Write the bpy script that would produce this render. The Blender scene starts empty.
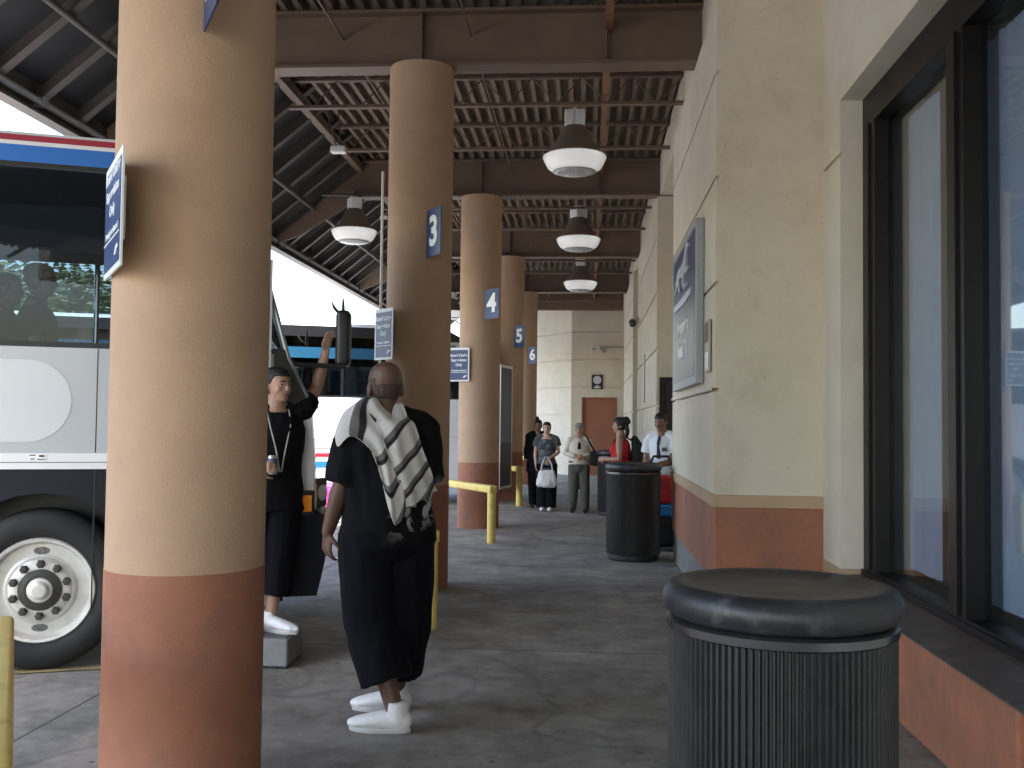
import bpy, bmesh, math, random
from mathutils import Vector, Matrix, noise, bvhtree
random.seed(7)
R = math.radians
V = Vector
scene = bpy.context.scene
COL = scene.collection

# ------------------------------------------------------------------ materials
MATS = {}
def pm(name, col, rough=0.6, metal=0.0, var=0.0, vscale=3.0, bump=0.0, bscale=60.0, spec=0.5, stain=None, sscale=0.8,
       stain_amt=0.5, coat=0.0, streak=False, speck=0):
    if name in MATS: return MATS[name]
    m = bpy.data.materials.new(name); m.use_nodes = True
    nt = m.node_tree; b = nt.nodes['Principled BSDF']
    b.inputs['Roughness'].default_value = rough
    b.inputs['Metallic'].default_value = metal
    b.inputs['Specular IOR Level'].default_value = spec
    b.inputs['Coat Weight'].default_value = coat
    col4 = (*col, 1)
    b.inputs['Base Color'].default_value = col4
    tc = nt.nodes.new('ShaderNodeTexCoord')
    src = tc.outputs['Object']
    out = None
    if var > 0:
        n = nt.nodes.new('ShaderNodeTexNoise'); n.inputs['Scale'].default_value = vscale; n.inputs['Detail'].default_value = 8
        n.inputs['Roughness'].default_value = 0.65
        if streak:
            mp = nt.nodes.new('ShaderNodeMapping'); mp.inputs['Scale'].default_value = (1, 1, 0.15)
            nt.links.new(src, mp.inputs['Vector']); nt.links.new(mp.outputs[0], n.inputs['Vector'])
        else:
            nt.links.new(src, n.inputs['Vector'])
        r = nt.nodes.new('ShaderNodeValToRGB')
        r.color_ramp.elements[0].position = 0.3; r.color_ramp.elements[1].position = 0.7
        r.color_ramp.elements[0].color = (*[max(0, c * (1 - var)) for c in col], 1)
        r.color_ramp.elements[1].color = (*[min(1, c * (1 + var)) for c in col], 1)
        nt.links.new(n.outputs['Fac'], r.inputs['Fac'])
        out = r.outputs['Color']
        nt.links.new(out, b.inputs['Base Color'])
        rr = nt.nodes.new('ShaderNodeMapRange')
        rr.inputs['To Min'].default_value = max(0.02, rough - 0.12); rr.inputs['To Max'].default_value = min(1, rough + 0.12)
        nt.links.new(n.outputs['Fac'], rr.inputs['Value']); nt.links.new(rr.outputs[0], b.inputs['Roughness'])
    if stain:
        n2 = nt.nodes.new('ShaderNodeTexNoise'); n2.inputs['Scale'].default_value = sscale; n2.inputs['Detail'].default_value = 10
        n2.inputs['Roughness'].default_value = 0.7
        nt.links.new(src, n2.inputs['Vector'])
        r2 = nt.nodes.new('ShaderNodeValToRGB')
        r2.color_ramp.elements[0].position = 0.5; r2.color_ramp.elements[1].position = 0.72
        r2.color_ramp.elements[0].color = (0, 0, 0, 1); r2.color_ramp.elements[1].color = (stain_amt,) * 3 + (1,)
        nt.links.new(n2.outputs['Fac'], r2.inputs['Fac'])
        mx = nt.nodes.new('ShaderNodeMix'); mx.data_type = 'RGBA'
        nt.links.new(r2.outputs['Color'], mx.inputs['Factor'])
        if out: nt.links.new(out, mx.inputs['A'])
        else: mx.inputs['A'].default_value = col4
        mx.inputs['B'].default_value = (*stain, 1)
        nt.links.new(mx.outputs['Result'], b.inputs['Base Color'])
    if speck:
        vo = nt.nodes.new('ShaderNodeTexVoronoi'); vo.inputs['Scale'].default_value = speck; nt.links.new(src, vo.inputs['Vector'])
        r3 = nt.nodes.new('ShaderNodeValToRGB'); e3 = r3.color_ramp.elements; e3[0].position = .05; e3[1].position = .10; e3[0].color = (.5, .47, .44, 1); e3[1].color = (1, 1, 1, 1)
        nt.links.new(vo.outputs['Distance'], r3.inputs['Fac'])
        m3 = nt.nodes.new('ShaderNodeMix'); m3.data_type = 'RGBA'; m3.blend_type = 'MULTIPLY'; m3.inputs['Factor'].default_value = .55
        prev = b.inputs['Base Color'].links[0].from_socket if b.inputs['Base Color'].links else None
        if prev: nt.links.new(prev, m3.inputs['A'])
        else: m3.inputs['A'].default_value = col4
        nt.links.new(r3.outputs[0], m3.inputs['B']); nt.links.new(m3.outputs['Result'], b.inputs['Base Color'])
    if bump > 0:
        nb = nt.nodes.new('ShaderNodeTexNoise'); nb.inputs['Scale'].default_value = bscale; nb.inputs['Detail'].default_value = 5
        nt.links.new(src, nb.inputs['Vector'])
        bp = nt.nodes.new('ShaderNodeBump'); bp.inputs['Strength'].default_value = bump; bp.inputs['Distance'].default_value = 0.01
        nt.links.new(nb.outputs['Fac'], bp.inputs['Height']); nt.links.new(bp.outputs[0], b.inputs['Normal'])
    MATS[name] = m
    return m

def glass(name, tint, refl=0.5, rough=0.0, ior=1.5):
    m = bpy.data.materials.new(name); m.use_nodes = True; nt = m.node_tree
    nt.nodes.remove(nt.nodes['Principled BSDF'])
    t = nt.nodes.new('ShaderNodeBsdfTransparent'); t.inputs['Color'].default_value = (*tint, 1)
    g = nt.nodes.new('ShaderNodeBsdfGlossy'); g.inputs['Roughness'].default_value = rough
    ge = nt.nodes.new('ShaderNodeNewGeometry'); dt = nt.nodes.new('ShaderNodeVectorMath'); dt.operation = 'DOT_PRODUCT'
    nt.links.new(ge.outputs['Incoming'], dt.inputs[0]); nt.links.new(ge.outputs['Normal'], dt.inputs[1])
    def mth(op, a, b=None):
        n = nt.nodes.new('ShaderNodeMath'); n.operation = op
        for i, v in enumerate((a, b)):
            if v is None: continue
            if isinstance(v, (int, float)): n.inputs[i].default_value = v
            else: nt.links.new(v, n.inputs[i])
        return n
    ab = mth('ABSOLUTE', dt.outputs['Value']); om = mth('SUBTRACT', 1.0, ab.outputs[0]); pw = mth('POWER', om.outputs[0], 5.0)
    ma = mth('MULTIPLY_ADD', pw.outputs[0], 0.96); ma.inputs[2].default_value = 0.04
    mt = mth('MULTIPLY', ma.outputs[0], refl); mt.use_clamp = True
    mx = nt.nodes.new('ShaderNodeMixShader')
    nt.links.new(mt.outputs[0], mx.inputs[0])
    nt.links.new(t.outputs[0], mx.inputs[1]); nt.links.new(g.outputs[0], mx.inputs[2])
    nt.links.new(mx.outputs[0], nt.nodes['Material Output'].inputs['Surface'])
    MATS[name] = m
    return m

# ------------------------------------------------------------------ object helpers
def tag(o, label=None, cat=None, group=None, kind=None):
    if label: o['label'] = label
    if cat: o['category'] = cat
    if group: o['group'] = group
    if kind: o['kind'] = kind
    return o

def empty(name, loc=(0, 0, 0), rz=0.0, label=None, cat=None, group=None):
    o = bpy.data.objects.new(name, None); COL.objects.link(o)
    o.location = loc; o.rotation_euler = (0, 0, rz); o.empty_display_size = 0.1
    return tag(o, label, cat, group)

def link(name, me, mat, parent=None, loc=None, rot=None):
    o = bpy.data.objects.new(name, me); COL.objects.link(o)
    if mat is not None and len(me.materials) == 0: me.materials.append(mat)
    if parent: o.parent = parent
    if loc: o.location = loc
    if rot: o.rotation_euler = rot
    return o

def obj(name, bm, mat, parent=None, smooth=False, loc=None, rot=None, auto=None, recalc=True):
    if recalc: bmesh.ops.recalc_face_normals(bm, faces=bm.faces)
    me = bpy.data.meshes.new(name); bm.to_mesh(me); bm.free()
    if smooth:
        for p in me.polygons: p.use_smooth = True
        if auto is not None:
            me.set_sharp_from_angle(angle=R(auto))
    return link(name, me, mat, parent, loc, rot)

def copy_tree(o, parent=None):
    c = o.copy(); COL.objects.link(c)
    if parent: c.parent = parent
    for ch in list(o.children): copy_tree(ch, c)
    return c

def NB(): return bmesh.new()

def box(bm, x0, x1, y0, y1, z0, z1, M=None, bevel=0.0, seg=2):
    vs = [bm.verts.new(V((x, y, z))) for x in (x0, x1) for y in (y0, y1) for z in (z0, z1)]
    fs = [bm.faces.new([vs[i] for i in q]) for q in ((0, 1, 3, 2), (4, 6, 7, 5), (0, 4, 5, 1), (2, 3, 7, 6), (0, 2, 6, 4), (1, 5, 7, 3))]
    if bevel > 0:
        es = set(e for f in fs for e in f.edges)
        r = bmesh.ops.bevel(bm, geom=list(es), offset=bevel, segments=seg, profile=0.5, affect='EDGES')
        vs = list(set([v for v in vs if v.is_valid] + [v for f in r['faces'] for v in f.verts]))
    if M is not None:
        for v in vs: v.co = M @ v.co
    return vs

def frame_of(d, ref):
    d = d.normalized()
    a = ref - d * ref.dot(d)
    if a.length < 1e-4:
        a = V((0, 1, 0)) - d * d.y
        if a.length < 1e-4: a = V((1, 0, 0))
    a.normalize()
    return a, d.cross(a)

def loft(bm, pts, rads, ref=V((1, 0, 0)), n=16, cap='round', cap2=None):
    """closed tube through pts with elliptical rings"""
    pts = [V(p) for p in pts]; rads = [(r, r) if not isinstance(r, (tuple, list)) else r for r in rads]
    P = list(pts); Q = list(rads)
    def tang(i):
        if i == 0: return P0[1] - P0[0]
        if i == len(P0) - 1: return P0[-1] - P0[-2]
        return (P0[i + 1] - P0[i]).normalized() + (P0[i] - P0[i - 1]).normalized()
    P0 = P
    rings = []
    T = [tang(i).normalized() for i in range(len(P))]
    L = []
    if cap == 'round':
        m = min(Q[0]);
        for s in (0.95, 0.7, 0.38): L.append((P[0] - T[0] * m * s, (Q[0][0] * math.sqrt(1 - s * s), Q[0][1] * math.sqrt(1 - s * s)), T[0]))
    for i in range(len(P)): L.append((P[i], Q[i], T[i]))
    if (cap2 or cap) == 'round':
        m = min(Q[-1])
        for s in (0.38, 0.7, 0.95): L.append((P[-1] + T[-1] * m * s, (Q[-1][0] * math.sqrt(1 - s * s), Q[-1][1] * math.sqrt(1 - s * s)), T[-1]))
    for p, q, t in L:
        a, b = frame_of(t, ref)
        rings.append([bm.verts.new(p + a * q[0] * math.cos(2 * math.pi * k / n) + b * q[1] * math.sin(2 * math.pi * k / n)) for k in range(n)])
    for i in range(len(rings) - 1):
        for k in range(n):
            bm.faces.new((rings[i][k], rings[i][(k + 1) % n], rings[i + 1][(k + 1) % n], rings[i + 1][k]))
    bm.faces.new(list(reversed(rings[0]))); bm.faces.new(rings[-1])
    return rings

def tube(bm, p0, p1, r, n=10): return loft(bm, [p0, p1], [r, r], n=n, cap='flat')

def lathe(bm, prof, n=48, M=None, rib=None):
    """prof: (r,z) list; closed with end caps when r>0"""
    rings = []
    for j, (r, z) in enumerate(prof):
        ring = []
        for k in range(n):
            rr = r
            if rib and rib[0] <= j <= rib[1] and (k % 4 in (2, 3) if len(rib) > 3 else k % 2): rr = r - rib[2]
            a = 2 * math.pi * k / n
            co = V((rr * math.cos(a), rr * math.sin(a), z))
            ring.append(bm.verts.new(M @ co if M is not None else co))
        rings.append(ring)
    for i in range(len(rings) - 1):
        for k in range(n):
            bm.faces.new((rings[i][k], rings[i][(k + 1) % n], rings[i + 1][(k + 1) % n], rings[i + 1][k]))
    bm.faces.new(list(reversed(rings[0]))); bm.faces.new(rings[-1])

def prism(bm, poly, axis, t0, t1, M=None):
    """poly: 2D pts; axis 'x','y','z' is the extrusion axis (other two in cyclic order)"""
    def mk(p, t):
        if axis == 'y': c = V((p[0], t, p[1]))
        elif axis == 'x': c = V((t, p[0], p[1]))
        else: c = V((p[0], p[1], t))
        return M @ c if M is not None else c
    A = [bm.verts.new(mk(p, t0)) for p in poly]; B = [bm.verts.new(mk(p, t1)) for p in poly]
    n = len(poly)
    for i in range(n): bm.faces.new((A[i], A[(i + 1) % n], B[(i + 1) % n], B[i]))
    bm.faces.new(list(reversed(A))); bm.faces.new(B)

def ell(bm, c, rx, ry, rz, M=None, u=12, v=8):
    c = V(c); S = Matrix.Translation(c) @ (M.to_4x4() if M is not None else Matrix()) @ Matrix.Diagonal((rx, ry, rz, 1))
    bmesh.ops.create_uvsphere(bm, u_segments=u, v_segments=v, radius=1, matrix=S)

def text_obj(name, s, size, mat, parent, M, ext=0.002, align='CENTER', bold=0.0, spacing=1.0):
    cu = bpy.data.curves.new(name, 'FONT'); cu.body = s; cu.size = size; cu.extrude = ext; cu.align_x = align; cu.align_y = 'CENTER'
    cu.offset = bold; cu.space_character = spacing
    t = bpy.data.objects.new(name, cu); COL.objects.link(t)
    dg = bpy.context.evaluated_depsgraph_get(); dg.update()
    me = bpy.data.meshes.new_from_object(t.evaluated_get(dg))
    bpy.data.objects.remove(t); bpy.data.curves.remove(cu)
    me.transform(M)
    me.materials.clear()
    return link(name, me, mat, parent)

def remesh(bm, voxel, smooth=3):
    bmesh.ops.recalc_face_normals(bm, faces=bm.faces)
    me = bpy.data.meshes.new('tmp'); bm.to_mesh(me); bm.free()
    o = bpy.data.objects.new('tmp', me); COL.objects.link(o)
    md = o.modifiers.new('r', 'REMESH'); md.mode = 'VOXEL'; md.voxel_size = voxel; md.adaptivity = 0
    dg = bpy.context.evaluated_depsgraph_get(); dg.update()
    me2 = bpy.data.meshes.new_from_object(o.evaluated_get(dg))
    bpy.data.objects.remove(o); bpy.data.meshes.remove(me)
    b2 = bmesh.new(); b2.from_mesh(me2); bpy.data.meshes.remove(me2)
    for _ in range(smooth): bmesh.ops.smooth_vert(b2, verts=b2.verts, factor=0.5, use_axis_x=True, use_axis_y=True, use_axis_z=True)
    return b2

def folds(bm, amp, fx=9.0, fz=3.5, seed=0.0, zfade=None):
    bm.normal_update()
    for v in bm.verts:
        p = v.co
        d = noise.noise(V((p.x * fx + seed, p.y * fx, p.z * fz + seed))) + 0.5 * noise.noise(V((p.x * fx * 2.3, p.y * fx * 2.3 + seed, p.z * fz * 2.0 + p.x * 7)))
        v.co = p + v.normal * amp * d

# ------------------------------------------------------------------ camera (fitted to the photograph's vanishing points)
E_H = 1.56
Yc = V((0.075, 0.040, 1.0)).normalized()
Zc = V((0.0084, -1.0, 0.0)); Zc = (Zc - Yc * Zc.dot(Yc)).normalized()
Xc = Yc.cross(Zc)
if Xc.x < 0: Xc = -Xc
def cw(c): return V((Xc.dot(c), Yc.dot(c), Zc.dot(c)))
right, down, fwd = cw(V((1, 0, 0))), cw(V((0, 1, 0))), cw(V((0, 0, 1)))
cam = bpy.data.objects.new('camera', bpy.data.cameras.new('camera')); COL.objects.link(cam)
cam.data.sensor_width = 36; cam.data.lens = 36 * 1000 / 1024
cam.data.clip_start = 0.05; cam.data.clip_end = 1500
Mc = Matrix((right, -down, -fwd)).transposed().to_4x4(); Mc.translation = (0, 0, E_H)
cam.matrix_world = Mc
scene.camera = cam

# ------------------------------------------------------------------ light
SUN_EL, SUN_AZ = R(60), math.atan2(-0.42, -0.75)      # azimuth measured from +Y towards +X
sd = V((math.sin(SUN_AZ) * math.cos(SUN_EL), math.cos(SUN_AZ) * math.cos(SUN_EL), math.sin(SUN_EL)))
w = bpy.data.worlds.new('World'); scene.world = w; w.use_nodes = True
nt = w.node_tree; bg = nt.nodes['Background']
sky = nt.nodes.new('ShaderNodeTexSky'); sky.sky_type = 'NISHITA'; sky.sun_disc = False
sky.sun_elevation = SUN_EL; sky.sun_rotation = SUN_AZ; sky.air_density = 1.2; sky.dust_density = 2.5
nt.links.new(sky.outputs[0], bg.inputs['Color']); bg.inputs['Strength'].default_value = 0.15
sl = bpy.data.lights.new('sun', 'SUN'); sl.energy = 2.8; sl.angle = R(0.53); sl.color = (1, 0.95, 0.87)
so = bpy.data.objects.new('sun', sl); COL.objects.link(so); so.rotation_euler = sd.to_track_quat('Z', 'Y').to_euler()
scene.view_settings.view_transform = 'Standard'; scene.view_settings.look = 'None'
scene.view_settings.exposure = 2.55; scene.view_settings.gamma = 1
scene.view_settings.use_curve_mapping = False
scene.cycles.max_bounces = 10; scene.cycles.diffuse_bounces = 6; scene.cycles.transparent_max_bounces = 16

# ------------------------------------------------------------------ materials table
def concrete(name, base, dark, lines=True, joint=(0.05, 0.05, 0.05), rough=0.62):
    m = bpy.data.materials.new(name); m.use_nodes = True; nt = m.node_tree; b = nt.nodes['Principled BSDF']
    tc = nt.nodes.new('ShaderNodeTexCoord'); L = nt.links.new
    def nz(s, d=10, r=0.65, dist=0.0):
        n = nt.nodes.new('ShaderNodeTexNoise'); n.inputs['Scale'].default_value = s; n.inputs['Detail'].default_value = d
        n.inputs['Roughness'].default_value = r; n.inputs['Distortion'].default_value = dist
        L(tc.outputs['Object'], n.inputs['Vector']); return n
    def ramp(src, p0, p1, c0, c1):
        r = nt.nodes.new('ShaderNodeValToRGB'); e = r.color_ramp.elements
        e[0].position, e[1].position, e[0].color, e[1].color = p0, p1, (*c0, 1), (*c1, 1); L(src, r.inputs['Fac']); return r.outputs[0]
    def mix(f, a, bb, mode='MIX'):
        x = nt.nodes.new('ShaderNodeMix'); x.data_type = 'RGBA'; x.blend_type = mode
        if isinstance(f, float): x.inputs['Factor'].default_value = f
        else: L(f, x.inputs['Factor'])
        for s, k in ((a, 'A'), (bb, 'B')):
            if isinstance(s, tuple): x.inputs[k].default_value = (*s, 1)
            else: L(s, x.inputs[k])
        return x.outputs['Result']
    n1 = nz(0.9, 10, 0.68, 0.0)
    c = ramp(n1.outputs['Fac'], 0.32, 0.68, dark, base)
    n2 = nz(7.0, 8, 0.7)
    c = mix(0.55, c, ramp(n2.outputs['Fac'], 0.3, 0.75, (0.45, 0.45, 0.45), (1, 1, 1)), 'MULTIPLY')
    # small spots (gum, drips)
    vo = nt.nodes.new('ShaderNodeTexVoronoi'); vo.inputs['Scale'].default_value = 3.2; L(tc.outputs['Object'], vo.inputs['Vector'])
    sp = ramp(vo.outputs['Distance'], 0.035, 0.06, (1, 1, 1), (0, 0, 0))
    c = mix(sp, c, tuple(x * 0.45 for x in dark))
    vo2 = nt.nodes.new('ShaderNodeTexVoronoi'); vo2.inputs['Scale'].default_value = 1.7; L(tc.outputs['Object'], vo2.inputs['Vector'])
    c = mix(ramp(vo2.outputs['Distance'], 0.012, 0.016, (1, 1, 1), (0, 0, 0)), c, (0.5, 0.48, 0.44))
    # wandering crack: contour of a smooth noise
    n3 = nz(0.22, 3.0, 0.55, 0.1)
    sb = nt.nodes.new('ShaderNodeMath'); sb.operation = 'SUBTRACT'; sb.inputs[1].default_value = 0.5; L(n3.outputs['Fac'], sb.inputs[0])
    ab = nt.nodes.new('ShaderNodeMath'); ab.operation = 'ABSOLUTE'; L(sb.outputs[0], ab.inputs[0])
    c = mix(ramp(ab.outputs[0], 0.0008, 0.0022, (0.3, 0.3, 0.3), (0, 0, 0)), c, (0.05, 0.05, 0.05))
    n4 = nz(2.3, 12, 0.78, 0.0)
    c = mix(0.8, c, ramp(n4.outputs['Fac'], 0.36, 0.58, (0.42, 0.41, 0.40), (1, 1, 1)), 'MULTIPLY')
    if lines:
        br = nt.nodes.new('ShaderNodeTexBrick'); br.offset = 0.0; br.inputs['Scale'].default_value = 1.0
        br.inputs['Brick Width'].default_value = 5.5; br.inputs['Row Height'].default_value = 2.75
        br.inputs['Mortar Size'].default_value = 0.008; br.inputs['Mortar Smooth'].default_value = 0.2
        mp = nt.nodes.new('ShaderNodeMapping'); mp.inputs['Location'].default_value = (2.75, 1.32, 0)
        L(tc.outputs['Object'], mp.inputs['Vector']); L(mp.outputs[0], br.inputs['Vector'])
        c = mix(br.outputs['Fac'], c, joint)
    L(c, b.inputs['Base Color'])
    rr = nt.nodes.new('ShaderNodeMapRange'); rr.inputs['To Min'].default_value = rough - 0.18; rr.inputs['To Max'].default_value = rough + 0.15
    L(n1.outputs['Fac'], rr.inputs['Value']); L(rr.outputs[0], b.inputs['Roughness'])
    nb = nz(40, 6, 0.7); bp = nt.nodes.new('ShaderNodeBump'); bp.inputs['Strength'].default_value = 0.25; bp.inputs['Distance'].default_value = 0.006
    L(nb.outputs['Fac'], bp.inputs['Height']); L(bp.outputs[0], b.inputs['Normal'])
    MATS[name] = m; return m

M_PLAT = concrete('platform_concrete', (0.47, 0.43, 0.375), (0.25, 0.23, 0.205), rough=0.82)
M_LOT = concrete('lot_concrete', (0.36, 0.35, 0.33), (0.26, 0.255, 0.245), lines=True, rough=0.8)
M_TAN = pm('tan_stucco', (0.455, 0.303, 0.198), 0.85, var=0.08, vscale=2.2, bump=0.3, bscale=130, stain=(0.30, 0.19, 0.12), sscale=1.3, stain_amt=0.35, speck=34)
M_BRICK = pm('brick_red_stucco', (0.33, 0.135, 0.078), 0.75, var=0.16, vscale=3, bump=0.35, bscale=120, stain=(0.16, 0.10, 0.08), sscale=2.6, stain_amt=0.8, speck=36)
M_CREAM = pm('cream_stucco', (0.64, 0.58, 0.47), 0.85, var=0.06, vscale=1.6, bump=0.35, bscale=95, stain=(0.42, 0.34, 0.24), sscale=2.1, stain_amt=0.35, speck=11)
M_CREAM2 = pm('pale_stucco', (0.70, 0.65, 0.55), 0.85, var=0.05, vscale=2.0, bump=0.4, bscale=70, stain=(0.5, 0.44, 0.34), sscale=1.5, stain_amt=0.3)
M_BAND = pm('band_tan', (0.46, 0.33, 0.21), 0.8, var=0.08, bump=0.3)
M_GREY = pm('grey_base_block', (0.20, 0.195, 0.185), 0.85, var=0.25, vscale=4, bump=0.4, bscale=50)
M_BROWN = pm('brown_steel', (0.165, 0.112, 0.078), 0.55, var=0.15, vscale=1.5, bump=0.05, stain=(0.11, 0.07, 0.045), sscale=2.0, stain_amt=0.5)
M_DECK = pm('brown_deck', (0.175, 0.128, 0.092), 0.6, var=0.12, vscale=1.0)
M_DKSTEEL = pm('grey_brown_steel', (0.09, 0.075, 0.066), 0.5, var=0.15, vscale=2.0)
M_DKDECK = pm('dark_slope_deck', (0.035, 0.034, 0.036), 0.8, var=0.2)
M_BRONZE = pm('dark_bronze_frame', (0.009, 0.008, 0.008), 0.42, metal=0.0, var=0.15, vscale=3, spec=0.3)
M_WHITE = pm('white_paint', (0.8, 0.8, 0.78), 0.4, var=0.04)
M_WHITETXT = pm('white_lettering', (0.85, 0.85, 0.85), 0.4)
M_BLUE = pm('sign_blue', (0.018, 0.042, 0.135), 0.4, var=0.06)
M_YELLOW = pm('yellow_paint', (0.80, 0.62, 0.17), 0.4, var=0.08, vscale=6, stain=(0.25, 0.18, 0.06), sscale=7, stain_amt=0.45, bump=0.1)
M_BLACKPL = pm('black_plastic', (0.016, 0.016, 0.017), 0.5, var=0.35, vscale=9, bump=0.08, bscale=120, stain=(0.06, 0.06, 0.06), sscale=5, stain_amt=0.5)
M_CANLID = pm('worn_black_lid', (0.020, 0.021, 0.025), 0.42, var=0.4, vscale=6, bump=0.1, bscale=90, stain=(0.11, 0.11, 0.115), sscale=9, stain_amt=0.75)
M_BAG = pm('black_fabric', (0.012, 0.012, 0.013), 0.8, var=0.3, bump=0.2, bscale=200)
M_DOOR = pm('red_brown_door', (0.30, 0.115, 0.065), 0.5, var=0.08, vscale=2)
M_DARKDOOR = pm('dark_door', (0.02, 0.018, 0.016), 0.4, var=0.2)

# ------------------------------------------------------------------ ground
def sheet(name, x0, x1, y0, y1, z, mat, th=0.0, M=None):
    bm = NB(); vs = [bm.verts.new(V(p)) for p in ((x0, y0, z), (x1, y0, z), (x1, y1, z), (x0, y1, z))]
    if M is not None:
        for v in vs: v.co = M @ v.co
    bm.faces.new(vs); return obj(name, bm, mat)
tag(sheet('ground', -600, 600, -600, 600, -0.004, M_LOT), 'pale concrete bus yard reaching to the horizon', 'ground', kind='structure')
tag(sheet('pavement', -2.45, 2.6, -14, 33, 0.0, M_PLAT), 'stained grey concrete platform floor under the canopy', 'pavement', kind='structure')

# ------------------------------------------------------------------ terminal building
bld = empty('terminal_building', (1.5, 12, 0), 0, 'cream stucco terminal building with red wainscot along the right of the platform', 'building')
OFF = V((-1.5, -12, 0))
def wob(name, bm, mat, **k):
    bmesh.ops.translate(bm, verts=bm.verts, vec=OFF); return obj(name, bm, mat, bld, **k)
GR = [1.84, 2.68, 3.52, 4.36]
def banded(x0, x1, y0, y1, z0, z1, mat, name='wall', g=0.03, ins=0.03, grooves=GR, gx=True):
    bm = NB(); z = z0
    for q in [q for q in grooves if z0 < q < z1] + [z1]:
        top = q - g / 2 if q != z1 else z1
        box(bm, x0, x1, y0, y1, z, top)
        if q != z1:
            box(bm, x0 + (ins if gx else 0), x1 - 0.001, y0 + (0 if gx else ins), y1 - 0.001, q - g / 2, q + g / 2); z = q + g / 2
    return wob(name, bm, mat)
def pier(x0, x1, y0, y1, zt=4.965):
    bm = NB(); box(bm, x0 + 0.02, x1, y0 + 0.02, y1 - 0.02, 0, 0.33); wob('base', bm, M_GREY)
    bm = NB(); box(bm, x0 + 0.004, x1, y0 + 0.004, y1 - 0.004, 0.33, 0.92, bevel=0.006); wob('wainscot', bm, M_BRICK)
    bm = NB(); box(bm, x0 - 0.012, x1, y0 - 0.012, y1 + 0.012, 0.92, 1.02, bevel=0.008); wob('band', bm, M_BAND)
    banded(x0, x1, y0, y1, 1.02, zt, M_CREAM)
pier(1.0, 1.95, 7.93, 11.85)
pier(1.02, 3.2, 14.9, 20.6)
pier(1.0, 3.2, 22.2, 27.6)
# recessed walls
for y0, y1 in ((11.85, 14.9), (20.6, 22.2), (27.6, 30.5)):
    banded(1.86 if y0 < 15 else 1.45, 3.2, y0, y1, 0, 4.965, M_CREAM)
# window wall: pier between the window and the projecting bay, lintel, low wall with sloping sill
WX = 1.83
banded(WX, 2.5, 7.40, 7.93, 0.54, 4.965, M_CREAM2, grooves=[3.55])
bm = NB(); box(bm, WX - 0.006, 2.5, 7.40, 7.93, 0.43, 0.54, bevel=0.01); wob('band', bm, M_BAND)
bm = NB(); box(bm, WX, 2.5, 7.40, 7.93, 0, 0.43); wob('wainscot', bm, M_BRICK)
banded(WX, 2.5, -12, 7.40, 3.95, 4.965, M_CREAM2, grooves=[3.55])
banded(WX, 2.5, -12, 3.2, 0.0, 3.95, M_CREAM2, grooves=[3.55])
bm = NB(); box(bm, 1.655, 2.4, 4.02, 7.395, 0, 0.482, bevel=0.018, seg=3); wob('wainscot', bm, pm('brick_red_light', (0.42, 0.17, 0.095), 0.75, var=0.18, vscale=4, bump=0.5, bscale=60, stain=(0.22, 0.13, 0.10), sscale=3, stain_amt=0.6))
bm = NB(); box(bm, WX + 0.10, 2.4, 3.2, 4.02, 0, 0.48); wob('wainscot', bm, M_BRICK)
bm = NB(); prism(bm, [(1.648, 0.483), (1.648, 0.492), (WX + 0.17, 0.505), (2.4, 0.505), (2.4, 0.483)], 'y', 3.9, 7.395)
wob('window_sill', bm, pm('sill_brown', (0.10, 0.075, 0.06), 0.6, var=0.3, vscale=5, bump=0.2, stain=(0.25, 0.2, 0.16), sscale=4, stain_amt=0.6))
# main body of the building and upper wall under the canopy roof
bm = NB(); box(bm, 2.5, 12, -14, 3.2, 0, 7.0); box(bm, 3.9, 12, 3.2, 7.4, 0, 7.0); box(bm, 2.5, 12, 7.4, 7.93, 0, 7.0); box(bm, 3.2, 12, 7.93, 33, 0, 7.0)
box(bm, 2.5, 3.9, 3.2, 7.4, 4.2, 7.0); box(bm, 1.95, 3.2, 7.93, 11.85, 0, 4.9)
wob('main_block', bm, M_CREAM)
bm = NB(); box(bm, 1.06, 3.2, -14, 33, 4.97, 6.6); wob('upper_wall', bm, M_CREAM)
# end wall with the door, and its angled return
bm = NB(); dz = [1.02, 1.84, 2.68, 3.52, 4.36]
banded(-0.49, -0.17, 30.5, 31.2, 0, 5.4, M_CREAM, grooves=dz, gx=False)
banded(0.90, 1.45, 30.5, 31.2, 0, 5.4, M_CREAM, grooves=dz, gx=False)
banded(-0.17, 0.90, 30.5, 31.2, 2.37, 5.4, M_CREAM, grooves=dz, gx=False)
Ma = Matrix.Translation((-0.49, 30.5, 0)) @ Matrix.Rotation(math.atan2(2.1, -1.31), 4, 'Z')
bm = NB(); z = 0
for q in dz + [5.4]:
    top = q - 0.018 if q < 5 else q
    box(bm, 0, 2.6, -0.5, 0, z, top, M=Ma)
    if q < 5: box(bm, 0, 2.6, -0.5, -0.03, q - 0.018, q + 0.018, M=Ma); z = q + 0.018
wob('angled_wall', bm, M_CREAM)
bm = NB(); box(bm, -4.0, -1.8, 32.6, 33.2, 0, 5.4); bm.free()
# door in the end wall
bm = NB(); box(bm, -0.13, 0.86, 30.56, 30.62, 0.01, 2.33); dr = wob('door', bm, M_DOOR)
bm = NB(); box(bm, -0.17, -0.13, 30.48, 30.7, 0, 2.37); box(bm, 0.86, 0.90, 30.48, 30.7, 0, 2.37); box(bm, -0.13, 0.86, 30.48, 30.7, 2.33, 2.37)
wob('door_frame', bm, M_DOOR)
bm = NB(); box(bm, -0.08, -0.04, 30.5, 30.56, 1.0, 1.06); tube(bm, (-0.06, 30.5, 1.03), (0.05, 30.5, 1.03), 0.012)
o = wob('handle', bm, pm('steel', (0.5, 0.5, 0.5), 0.3, metal=1)); o.parent = dr
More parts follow.
